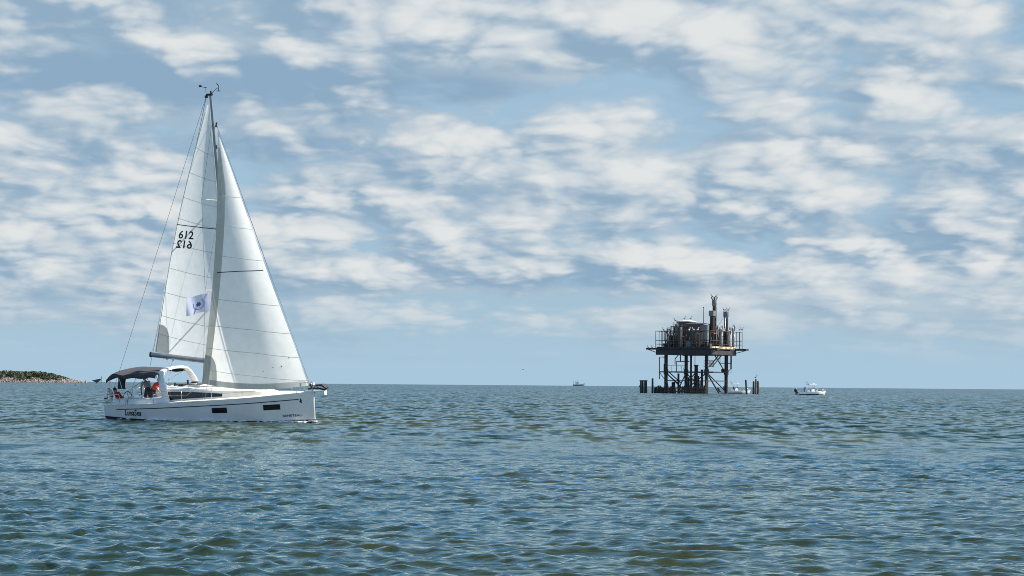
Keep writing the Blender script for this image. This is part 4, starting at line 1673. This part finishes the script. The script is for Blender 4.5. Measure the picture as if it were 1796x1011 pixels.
rail((7.1, -6.8, 6.9), (7.1, -4.4, 6.9), 1.6, 4, (0.8, 1.6), 0.05)
rail((5.6, -6.9, 6.9), (7.1, -6.9, 6.9), 1.6, 3, (0.8, 1.6), 0.05)
rail((-5.6, -6.1, 5.6), (0.2, -6.1, 5.6), 1.5, 4, (1.5,), 0.05)
for pts, r in (([(-7.3, -6.6, 3.6), (-7.3, -6.6, 9.3), (-5.6, -6.6, 9.3)], 0.13), ([(-3.6, -5.0, 7.4), (-3.6, -5.0, 8.9), (-2.7, -5.0, 9.8)], 0.13),
               ([(-3.1, -5.2, 5.5), (-3.1, -5.2, 8.2), (0.6, -5.2, 8.2)], 0.12), ([(-2.0, -5.1, 8.2), (-2.0, -5.1, 9.8)], 0.15),
               ([(6.2, 5.9, 5.0), (6.2, 5.9, 9.8)], 0.10), ([(7.0, 6.2, 6.3), (7.0, 6.2, 9.8)], 0.22), ([(7.0, 6.2, 5.4), (7.0, 6.2, 6.6), (5.9, 5.9, 5.3)], 0.10),
               ([(4.4, 5.0, 9.8), (4.4, 5.0, 7.9), (7.0, 6.2, 7.9)], 0.12), ([(-6.2, -6.2, 5.5), (-6.2, -6.2, 7.6)], 0.10), ([(2.6, -6.0, 5.5), (2.6, -6.0, 9.6)], 0.09)):
    m = MB()
    m.tube(pts, r, 6)
    rpart('under_deck_pipe', m, 'steel_black')
m = MB()
m.box((5.4, 4.9, 6.0), (0.8, 0.8, 0.9))
rpart('junction_box', m, 'steel_black')
# fender piles round the foot
fx = -8.4
while fx < 6.3:
    m = MB()
    h = 1.75 + rr.uniform(-0.35, 0.35)
    if rr.random() < 0.12:
        h += 1.7
    t0, t1 = rr.uniform(-0.15, 0.15), rr.uniform(-0.2, 0.2)
    m.tube([(fx, -7.0 + t0, -2), (fx + t0, -7.0, h * 0.5), (fx + t1, -7.0 + t1, h)], [0.25, 0.24, 0.20], 8)
    rpart('fender_pile', m, 'timber', smooth=40)
    fx += rr.uniform(0.46, 0.74)
for z in (0.5, 1.35):
    m = MB()
    m.bar((-8.5, -7.32, z), (6.3, -7.32, z + 0.05), 0.14, 0.26)
    rpart('fender_wale', m, 'timber')
for k in range(9):
    fy = -6.4 + k * 0.62
    m = MB()
    h = 1.7 + rr.uniform(-0.4, 0.4)
    m.tube([(-8.5, fy, -2), (-8.5 + rr.uniform(-0.2, 0.2), fy, h)], [0.25, 0.2], 8)
    rpart('fender_pile', m, 'timber', smooth=40)


# ------------------------------------------------------------------ pilings beside the platform
def pile_thing(px, d, piles, label, cat='piling', cap=None, group=None):
    p = sea_at(px, d)
    if len(piles) == 1 and not cap:
        (dx, dy, h, r, lean, mat) = piles[0]
        m_ = MB()
        m_.tube([(0, 0, -2.5), (lean * 0.5, 0, h * 0.5), (lean, 0, h), (lean, 0, h + 0.08)], [r * 1.08, r, r * 0.92, r * 0.6], 10)
        o_ = m_.build('piling', MAT[mat], None, smooth=40)
        o_.location = p
        return tag(o_, label, cat, group)
    o_ = empty('piling_cluster', p, (0, 0, 0.1), label, cat, group)
    for (dx, dy, h, r, lean, mat) in piles:
        m_ = MB()
        m_.tube([(dx - lean, dy, -2.5), (dx, dy, h * 0.6), (dx + lean * 0.3, dy, h), (dx + lean * 0.3, dy, h + 0.07)], [r * 1.08, r, r * 0.92, r * 0.6], 10)
        m_.build('pile', MAT[mat], o_, smooth=40)
    if cap:
        m_ = MB()
        m_.box((0, 0, cap), (1.9, 1.3, 0.22))
        m_.build('cap_beam', MAT['timber'], o_)
        m_ = MB()
        m_.bar((-1.15, -0.5, 1.6), (-0.6, -0.5, 2.0), 0.3, 0.5)
        m_.build('fender_block', MAT['timber'], o_)
    return o_


pile_thing(1128.5, 510, [(-0.68, 0.0, 3.15, 0.26, 0.05, 'timber'), (-0.1, 0.4, 3.15, 0.24, 0.0, 'timber'), (0.72, 0.0, 3.15, 0.26, -0.05, 'timber'), (0.3, -0.4, 3.1, 0.22, 0, 'timber')],
           'cluster of dark piles under a cap beam, left of the gas platform', 'piling', cap=3.2)
pile_thing(1144.5, 512, [(0, 0, 3.75, 0.26, 0.0, 'timber')], 'single dark piling between the capped cluster and the platform', 'piling')
pile_thing(1310, 505, [(0, 0, 3.55, 0.25, -0.30, 'timber')], 'single leaning piling between platform and right pile cluster', 'piling')
pile_thing(1325.5, 505, [(-0.55, 0.1, 3.2, 0.25, 0.05, 'timber'), (0.0, -0.3, 3.75, 0.26, 0.0, 'timber_pale'), (0.62, 0.1, 3.25, 0.26, -0.05, 'timber'), (0.1, 0.5, 3.2, 0.24, 0, 'timber')],
           'uncapped pile cluster with a pelican on top, right of the platform', 'piling')

# ------------------------------------------------------------------ pelicans and other birds
pm('pelican_grey', (0.16, 0.15, 0.14), 0.8, scale=6)
pm('pelican_pale', (0.62, 0.60, 0.55), 0.8, scale=6)


def pelican_mesh(pale=False):
    m_ = MB()
    m_.tube([(-0.42, 0, 0.30), (-0.28, 0, 0.34), (-0.08, 0, 0.42), (0.10, 0, 0.52), (0.17, 0, 0.60)], [0.03, 0.10, 0.17, 0.14, 0.07], 8)      # body, tail to breast
    m_.tube([(0.13, 0, 0.56), (0.22, 0, 0.68), (0.17, 0, 0.82), (0.15, 0, 0.92), (0.21, 0, 0.99)], [0.075, 0.05, 0.042, 0.042, 0.05], 8)       # curved neck
    m_.ell((0.22, 0, 1.0), (0.075, 0.05, 0.055), 8, 6)
    m_.tube([(0.26, 0, 1.0), (0.36, 0, 0.90), (0.47, 0, 0.76)], [0.04, 0.035, 0.012], 6)                                                      # long bill
    for s in (-1, 1):
        m_.tube([(-0.40, s * 0.05, 0.32), (-0.15, s * 0.14, 0.42), (0.08, s * 0.14, 0.52)], [0.02, 0.09, 0.05], 6, squash=(1, 0.5))             # folded wing
        m_.tube([(-0.02, s * 0.07, 0.32), (0.0, s * 0.07, 0.0)], 0.022, 5)
        m_.box((0.05, s * 0.07, 0.01), (0.16, 0.09, 0.02))
    return m_.mesh('pelican', MAT['pelican_pale' if pale else 'pelican_grey'], True)


PEL = (pelican_mesh(), pelican_mesh(True))
BIRDS = [
    (1137, 613.0, 1, -7.2, 3.6, 'pelican at the outer end of the left walkway of the platform', 0),
    (1144, 613.0, 1, -6.5, 3.3, 'pelican on the left walkway, second from its outer end', 0),
    (1163.5, 581.4, 0, -6.0, 3.4, 'pelican alone on the tall left railing of the platform', 0),
    (1184, 565.0, 0, -2.5, 2.9, 'pelican on the posts left of the sunlit tank roof', 0),
    (1201, 561.6, 0, 5.0, 0.6, 'pelican on the left half of the sunlit tank roof', 0),
    (1212, 561.4, 0, 5.0, 0.4, 'pelican on the right half of the sunlit tank roof', 0),
    (1209, 581.4, 0, -7.4, 0.3, 'pale bird left of three on the rail before the big tank', 1),
    (1216, 581.4, 0, -7.8, 3.0, 'pale bird middle of three on the rail before the big tank', 1),
    (1224, 581.4, 0, -8.2, 0.2, 'pale bird right of three on the rail before the big tank', 1),
    (1256.5, 522.5, 0, 0.0, 0.3, 'pelican on the right rim of the tallest stack', 0),
    (1248.8, 522.8, 0, 0.0, 3.2, 'pelican on the left rim of the tallest stack', 0),
    (1269.6, 546.6, 0, 0.8, 3.0, 'pelican left of three on the capped right stack', 0),
    (1273.6, 546.6, 0, 0.4, 1.2, 'pelican middle of three on the capped right stack', 0),
    (1277.6, 546.6, 0, 0.8, 0.2, 'pelican right of three on the capped right stack', 0),
    (1288, 581.4, 0, 3.2, 0.4, 'pelican innermost on the tall right railing of the platform', 0),
    (1297.5, 581.4, 0, 2.4, 0.3, 'pelican on the tall right railing, left of the end pair', 0),
    (1301.8, 581.4, 0, 1.8, 0.0, 'pelican at the far right end of the tall platform railing', 0),
    (1200, 652.0, 0, -5.6, 2.0, 'pelican on the lower catwalk under the platform deck', 0),
    (1326.5, 664.9, 2, 0, 0.4, 'pelican on the tallest pile of the right cluster', 0)]
for (px, py, mode, wy, rz, lab, pale) in BIRDS:
    if mode == 2:
        p = sea_at(1325.5, 505) + Vector((0.0, -0.3, 3.83))
    else:
        q = RIG_M.translation
        dd = RIG_D + wy
        p = at(px, py, dd)
    o = put('pelican', PEL[pale], None, p, (0, 0, rz + rr.uniform(-0.2, 0.2)))
    tag(o, lab, 'bird', 'birds perched on the platform')

# ------------------------------------------------------------------ motor boats
pm('boat_white', (0.80, 0.80, 0.78), 0.25, var=0.03, coat=0.3)
pm('boat_bottom', (0.03, 0.035, 0.045), 0.4)
pm('boat_deck', (0.70, 0.70, 0.67), 0.6)
pm('tubing', (0.55, 0.56, 0.58), 0.3, 0.9)
pm('cowl_black', (0.012, 0.012, 0.014), 0.25, coat=0.5)
pm('seat_white', (0.72, 0.71, 0.68), 0.5)


def bay_boat(loc, rz, L, label, topmat='boat_white', scale=1.0):
    b = empty('motor_boat', loc, (0, 0, rz), label, 'motor boat')
    b.scale = (scale,) * 3
    hl = L / 2
    zsh = lambda f: 0.62 + 0.42 * max(0, (f / hl + 1) / 2) ** 1.7
    bsh = smooth_interp([-hl, -hl * 0.4, hl * 0.2, hl * 0.6, hl * 0.88, hl], [1.15, 1.25, 1.22, 0.92, 0.36, 0.03])
    fs_ = list(np.linspace(-hl, hl * 0.85, 13)) + [hl * 0.92, hl * 0.97, hl]

    def row(f, s):
        q = (f / hl + 1) / 2
        rake = 0.55 * q ** 4
        z = zsh(f)
        pts = []
        for t_ in np.linspace(0, 1, 8):
            zz_ = z + (-0.30 - z) * t_
            w = bsh(f) * (1 - 0.10 * t_ if t_ < 0.6 else (0.94 - 0.94 * ((t_ - 0.6) / 0.4) ** 1.3))
            pts.append((f - rake * t_, s * w, zz_))
        return pts
    m_ = MB()
    for s in (-1, 1):
        m_.loft([row(f, s) for f in fs_])
    r0, r1 = row(-hl, -1), row(-hl, 1)
    m_.loft([r0, r1])
    hull_ = m_.build('hull', MAT['boat_white'], b, smooth=50)
    m_ = MB()
    for s in (-1, 1):
        m_.loft([[(p[0], p[1] * 1.012, p[2]) for p in row(f, s)[3:]] for f in fs_[:10]])
    m_.build('hull_bottom', MAT['boat_bottom'], hull_, smooth=50)
    m_ = MB()
    m_.loft([[(f, y * bsh(f) * 0.97, zsh(f) - 0.03) for y in np.linspace(-1, 1, 7)] for f in fs_ if f > hl * 0.42])
    m_.loft([[(f, y * bsh(f) * 0.97, 0.38) for y in np.linspace(-1, 1, 7)] for f in fs_ if f <= hl * 0.5])
    for s in (-1, 1):
        m_.loft([[(f, s * bsh(f) * 0.99, zsh(f) + 0.015), (f, s * (bsh(f) - 0.2), zsh(f) + 0.015), (f, s * (bsh(f) - 0.2), 0.38)] for f in fs_ if f <= hl * 0.5])
    m_.build('deck', MAT['boat_deck'], b, smooth=40)
    m_ = MB()
    for s in (-1, 1):
        m_.tube([(f, s * (bsh(f) + 0.02), zsh(f)) for f in fs_], 0.035, 6)
    m_.build('rub_rail', MAT['tubing'], hull_, smooth=True)
    m_ = MB()
    rows_ = []
    for z, x0, x1, w in ((0.38, -0.35, 0.75, 0.42), (1.15, -0.30, 0.62, 0.40), (1.45, -0.15, 0.35, 0.36)):
        rows_.append([(x0, -w, z), (x1, -w * 0.9, z), (x1, w * 0.9, z), (x0, w, z)])
    m_.loft(rows_, closed=True)
    m_.add(rows_[-1], [(0, 1, 2, 3)])
    con = m_.build('console', MAT['boat_white'], b)
    m_ = MB()
    m_.loft([[(0.62, -0.36, 1.18), (0.62, 0.36, 1.18)], [(0.40, -0.34, 1.72), (0.40, 0.34, 1.72)]])
    m_.build('windscreen', MAT['smoked_glass'], con)
    m_ = MB()
    m_.tube([(-0.32, 0.19 * math.cos(a), 1.15 + 0.19 * math.sin(a)) for a in np.linspace(0, 2 * math.pi, 15)], 0.018, 5, cap=False)
    m_.build('steering_wheel', MAT['cowl_black'], con)
    m_ = MB()
    m_.box((-1.05, 0, 0.72), (0.55, 0.95, 0.68))
    m_.box((-1.05, 0, 1.10), (0.6, 1.0, 0.12))
    m_.box((-1.32, 0, 1.30), (0.1, 1.0, 0.40))
    m_.build('leaning_post', MAT['seat_white'], b)
    m_ = MB()
    m_.box((0.0, 0, 2.43), (2.0, 1.9, 0.09))
    m_.box((0.0, 0, 2.50), (1.7, 1.6, 0.06))
    top = m_.build('t_top', MAT[topmat], b)
    for s in (-1, 1):
        for (x0, x1) in ((-0.45, -0.55), (0.55, 0.35)):
            m_ = MB()
            m_.tube([(x0, s * 0.55, 0.40), (x1, s * 0.60, 2.42)], 0.032, 6)
            m_.build('t_top_post', MAT['tubing'], top)
    for k, y in enumerate((-0.6, -0.2, 0.2, 0.6)):
        m_ = MB()
        m_.tube([(-1.0, y, 2.4), (-1.35, y, 3.1 + 0.2 * (k % 2))], 0.016, 5)
        m_.build('fishing_rod', MAT['cowl_black'], top)
    m_ = MB()
    m_.lathe([(0.16, 0), (0.22, 0.05), (0.22, 0.16), (0.1, 0.2)], (0.55, 0.2, 2.53), 12)
    m_.build('radar_dome', MAT['boat_white'], top, smooth=40)
    out = empty('outboard_motor', (0, 0, 0))
    bpy.data.objects.remove(out)
    m_ = MB()
    rows_ = []
    for z, x0, x1, w in ((0.62, -0.62, -0.12, 0.16), (0.80, -0.86, -0.08, 0.25), (1.20, -0.88, -0.10, 0.26), (1.42, -0.80, -0.18, 0.20), (1.47, -0.65, -0.3, 0.10)):
        cx_, rx = (x0 + x1) / 2 - hl, (x1 - x0) / 2
        rows_.append([(cx_ + rx * math.copysign(abs(math.cos(a)) ** 0.6, math.cos(a)), w * math.copysign(abs(math.sin(a)) ** 0.6, math.sin(a)), z) for a in np.linspace(0, 2 * math.pi, 17)[:-1]])
    m_.loft(rows_, closed=True)
    m_.add(rows_[-1], [tuple(range(16))])
    m_.add(rows_[0], [tuple(range(16))])
    mo = m_.build('outboard_motor', MAT['cowl_black'], b, smooth=50)
    m_ = MB()
    m_.box((-hl - 0.42, 0, 0.15), (0.26, 0.16, 1.0))
    m_.box((-hl - 0.10, 0, 0.55), (0.30, 0.30, 0.35))
    m_.box((-hl - 0.5, 0, -0.1), (0.6, 0.34, 0.03))
    m_.build('motor_leg', MAT['cowl_black'], mo)
    m_ = MB()
    m_.tube([(hl * 0.55, -0.75, zsh(hl * 0.55)), (hl * 0.6, -0.72, zsh(hl * .6) + 0.32), (hl * 0.93, -0.12, zsh(hl) + 0.34), (hl * 0.93, 0.12, zsh(hl) + 0.34),
             (hl * 0.6, 0.72, zsh(hl * .6) + 0.32), (hl * 0.55, 0.75, zsh(hl * 0.55))], 0.022, 6)
    m_.build('bow_rail', MAT['tubing'], b, smooth=True)
    return b, Matrix.Translation(loc) @ Matrix.Rotation(rz, 4, 'Z') @ Matrix.Scale(scale, 4)


loc = sea_at(1424, 482) + Vector((0, 0, 0.02))
mb1, M1 = bay_boat(loc, R(16), 7.4, 'white motor boat with black outboard drifting alone in open water', scale=1.02)
person('person', M1 @ Vector((-2.2, -0.55, 0.38)), R(16) + 0.6, 'person in blue standing at the stern of the drifting motor boat', STOOP,
       dict(skin='skin', top='shirt_blue', leg='shirt_blue', shoe='shoe', sleeve=True))
person('person', M1 @ Vector((2.35, -0.25, 0.52)), R(16) + 2.6, 'person in pink reclining at the bow of the drifting motor boat', RECL,
       dict(skin='skin', top='shirt_pink', leg='trousers_khaki', shoe='shoe', sleeve=False))
person('person', M1 @ Vector((1.15, -0.35, 0.10)), R(16) + 0.4, 'person in white cap seated before the console of the drifting motor boat', SIT,
       dict(skin='skin', top='shirt_white', leg='trousers_dark', shoe='shoe', sleeve=False), cap='cap_white')
loc = sea_at(1290, 520)
mb2, M2 = bay_boat(loc, R(12), 8.2, 'white motor boat with a hardtop moored behind the right platform leg', scale=1.03)
person('person', M2 @ Vector((-0.55, -0.3, 0.62)), R(12) + 0.3, 'person in dark blue seated under the hardtop beside the platform leg', SIT,
       dict(skin='skin_dark', top='shirt_blue', leg='trousers_dark', shoe='shoe', sleeve=True))
person('person', M2 @ Vector((-3.1, -0.2, 0.38)), R(12) + 1.0, 'person in dark clothes standing at the stern of the moored motor boat', STAND,
       dict(skin='skin_dark', top='trousers_dark', leg='trousers_dark', shoe='shoe', sleeve=True))
# ------------------------------------------------------------------ far things: island, trawler, wreck, marker stakes, gull
pm('island_earth', (0.14, 0.115, 0.08), 0.9, scale=0.1)
pm('riprap', (0.25, 0.20, 0.175), 0.9, scale=0.35, var=0.3)
pm('scrub_leaf', (0.062, 0.082, 0.040), 0.8, scale=0.10, var=0.45)
pm('hull_slate_haze', (0.12, 0.17, 0.21), 0.6)  # trawler's grey, blued by distance haze put into the colour
pm('cabin_pale_haze', (0.42, 0.50, 0.56), 0.6)  # trawler cabin, paled by distance haze put into the colour
pm('wreck', (0.055, 0.085, 0.105), 0.8)  # dark tone lightened and blued: distance haze in the colour

IS_D = 1750.0
IK = IS_D / FPX
ic = sea_at(-60, IS_D)
ilen, idep = 104.0, 46.0           # half length along the view's width, half depth


def isl_h(x, y):
    """height of the island's bank at a local spot"""
    e = math.sqrt((x / ilen) ** 2 + (y / idep) ** 2)
    return 5.4 * (1 - e ** 5) if e < 1 else -(e - 1) * 12


m = MB()
rings = []
for e in (1.06, 1.0, 0.96, 0.9, 0.8, 0.6, 0.3, 0.02):
    row_ = []
    for k in range(72):
        a = 2 * math.pi * k / 72
        x, y = e * ilen * math.cos(a), e * idep * math.sin(a)
        row_.append((x, y, isl_h(x, y) * 0.92 if e < 1 else -0.4))
    rings.append(row_)
m.loft(rings, closed=True)
isl = m.build('island', MAT['island_earth'], None, smooth=True)
isl.location = ic
tag(isl, 'low island with a rocky bank at the left edge', 'island', kind='structure')
# riprap blocks: thousands of facets, far too small to pick apart
rs = random.Random(3)
m = MB()
for k in range(3600):
    a = rs.uniform(-math.pi, 0.35)
    e = rs.uniform(0.80, 1.02)
    x, y = e * ilen * math.cos(a), e * idep * math.sin(a)
    s = rs.uniform(0.5, 1.25)
    rot = Euler((rs.uniform(0, 6), rs.uniform(0, 6), rs.uniform(0, 6))).to_matrix()
    m.box((x, y, max(isl_h(x, y), -0.2) * 0.92 + rs.uniform(-0.2, 0.5) * s), (s * rs.uniform(0.8, 1.6), s, s * rs.uniform(0.6, 1.0)), rot)
rip = m.build('riprap_rocks', MAT['riprap'])
rip.location = ic
tag(rip, 'pale rocks heaped along the bank of the low island', 'rocks', kind='stuff')
# scrub: dense low trees as leaf clumps
m = MB()
rs = random.Random(8)
for k in range(900):
    x = rs.uniform(-0.80, 0.86) * ilen
    ymax = math.sqrt(max(0.0, 0.90 - (x / ilen) ** 2)) * idep
    y = rs.uniform(-ymax, ymax)
    e = min(1.0, math.sqrt((x / ilen) ** 2 + (y / idep) ** 2))
    top = (4.7 + 1.2 * rs.random() ** 2) * (1 if x < 0.68 * ilen else max(0.2, 1 - (x / ilen - 0.68) / 0.24))
    r = rs.uniform(1.4, 2.5) * (0.6 if x > 0.6 * ilen else 1)
    z0 = isl_h(x, y) * 0.9
    nleaf = 34
    for q in range(nleaf):
        a, b = rs.uniform(0, 2 * math.pi), rs.uniform(-0.3, 1)
        cr = math.sqrt(max(0, 1 - b * b)) * rs.uniform(0.6, 1.05)
        c = Vector((x + r * cr * math.cos(a), y + r * cr * math.sin(a), z0 + top * 0.36 + b * top * 0.60))
        u_ = Vector((rs.uniform(-1, 1), rs.uniform(-1, 1), rs.uniform(-0.6, 0.6))).normalized() * rs.uniform(0.45, 0.95)
        v_ = u_.cross(Vector((rs.uniform(-1, 1), rs.uniform(-1, 1), rs.uniform(-1, 1)))).normalized() * rs.uniform(0.35, 0.7)
        m.add([c - u_, c + v_, c + u_, c - v_], [(0, 1, 2, 3)])
me = bpy.data.meshes.new('scrub')
me.from_pydata(m.v, [], m.f)
me.materials.append(MAT['scrub_leaf'])
scr = put('scrub', me, None, ic)
tag(scr, 'dense dark green scrub covering the top of the low island', 'scrub', kind='stuff')

# trawler on the horizon
tp = sea_at(1015, 3600)
tr = empty('fishing_trawler', tp, (0, 0, R(8)), 'small grey fishing trawler far off on the horizon', 'trawler')
m = MB()
rows = []
for f, b, zt in ((-10.5, 2.6, 2.6), (-6, 3.0, 2.3), (0, 3.2, 2.4), (6, 2.7, 3.2), (9.5, 1.2, 4.4), (11, 0.1, 5.2)):
    rows.append([(f, -b, zt), (f, -b * 0.9, 0.6), (f, -b * 0.3, -1), (f, b * 0.3, -1), (f, b * 0.9, 0.6), (f, b, zt)])
m.loft(rows)
m.add(rows[0], [tuple(range(6))])
m.loft([[r[0], r[-1]] for r in rows])
m.build('hull', MAT['hull_slate_haze'], tr)
m = MB()
m.box((-2.5, 0, 4.0), (4.6, 3.6, 3.4))
m.box((-2.3, 0, 6.4), (3.0, 3.0, 1.6))
m.box((-2.3, 0, 7.3), (3.6, 3.4, 0.16))
w = m.build('wheelhouse', MAT['cabin_pale_haze'], tr)
m = MB()
m.box((-2.3, -1.52, 6.5), (2.4, 0.06, 0.8))
m.build('wheelhouse_window', MAT['smoked_glass'], w)
for (x, z1, r) in ((-9.8, 8.4, 0.22), (-6.2, 8.2, 0.25), (-2.8, 10.6, 0.16)):
    m = MB()
    m.tube([(x, 0, 2), (x, 0, z1)], r, 6)
    m.build('mast', MAT['hull_slate_haze'], tr)
m = MB()
m.tube([(-6.2, 0, 7.8), (-1.0, 0, 9.8)], 0.16, 6)
m.build('net_boom', MAT['hull_slate_haze'], tr)

# half-sunk wreck with a marker post at the end of the reef
wp = sea_at(170, 1400)
wr = empty('sunken_wreck', wp, (0, 0, 0), 'dark half sunk wreck with a post, right of the island', 'wreck')
m = MB()
rows = []
for f, z0, z1, b in ((-3.4, 1.9, 2.2, 0.1), (-1.8, 1.2, 2.5, 0.7), (0.2, 0.5, 3.0, 1.0), (2.2, 1.9, 3.4, 0.6), (2.9, 2.9, 3.5, 0.2)):
    rows.append([(f, -b, z1), (f, -b * 0.6, z0), (f, b * 0.6, z0), (f, b, z1)])
m.loft(rows, closed=True)
m.add(rows[0], [(0, 1, 2, 3)])
m.add(rows[-1], [(0, 1, 2, 3)])
m.build('hull', MAT['wreck'], wr)
m = MB()
m.tube([(-1.0, 0, -2), (-0.4, 0, 1.4)], 0.35, 8)
m.build('keel_stub', MAT['wreck'], wr)
m = MB()
m.tube([(3.0, 0, -2), (3.0, 0, 5.0)], 0.24, 8)
m.build('marker_post', MAT['wreck'], wr)

for (px, d, h, lab) in ((132, 690, 1.15, 'short dark marker stake in the water before the island tip'),
                        (150, 1500, 2.2, 'tiny far stake between the island tip and the wreck')):
    m = MB()
    m.tube([(0, 0, -1.5), (0, 0, h * 0.75), (0, 0, h)], [h * 0.11, h * 0.10, h * 0.07], 8)
    m.lathe([(h * 0.2, 0), (h * 0.24, h * 0.18), (h * 0.12, h * 0.3)], (0, 0, h * 0.05), 8)
    o = m.build('marker_stake', MAT['wreck'], None, smooth=40)
    o.location = sea_at(px, d)
    tag(o, lab, 'stake')

# gull in flight
m = MB()
m.tube([(-0.25, 0, 0), (-0.1, 0, 0.02), (0.1, 0, 0.02), (0.24, 0, 0)], [0.02, 0.075, 0.07, 0.02], 8)
for s in (-1, 1):
    m.loft([[(0.10, s * 0.04, 0.03), (-0.08, s * 0.04, 0.03)], [(0.13, s * 0.35, 0.20), (-0.05, s * 0.35, 0.18)], [(0.02, s * 0.75, 0.12), (-0.06, s * 0.75, 0.11)]])
gull = m.build('gull', MAT['pelican_grey'], None, smooth=True)
gull.location = at(917, 648.5, 420)
gull.rotation_euler = (0.3, 0.1, 0.8)
tag(gull, 'single dark bird flying low over the open sea', 'bird')

# broken water along the yacht's side: patches of froth
pm('froth', (0.80, 0.82, 0.80), 0.7, scale=9)
rs = random.Random(21)
m = MB()
for k in range(200):
    q = rs.choice([rs.uniform(-6.0, 5.8), rs.gauss(0.6, 0.7), rs.gauss(-2.2, 0.6), rs.gauss(5.2, 0.6)])
    q = min(max(q, -6.1), 6.1)
    off = 0.02 + abs(rs.gauss(0, 0.12))
    p = BOAT_M @ Vector((q, -(hb(min(max(q, -6), 6.05), 0.15) + off), 0.0))
    s = rs.uniform(0.03, 0.09)
    m.ell((p.x, p.y, 0.02 + rs.uniform(-0.02, 0.07)), (s * rs.uniform(1.2, 3.0), s, s * 0.35), 7, 4)
fr = m.build('froth', MAT['froth'], None, smooth=True)
tag(fr, 'flecks of white froth along the waterline of the yacht', 'froth', kind='stuff')
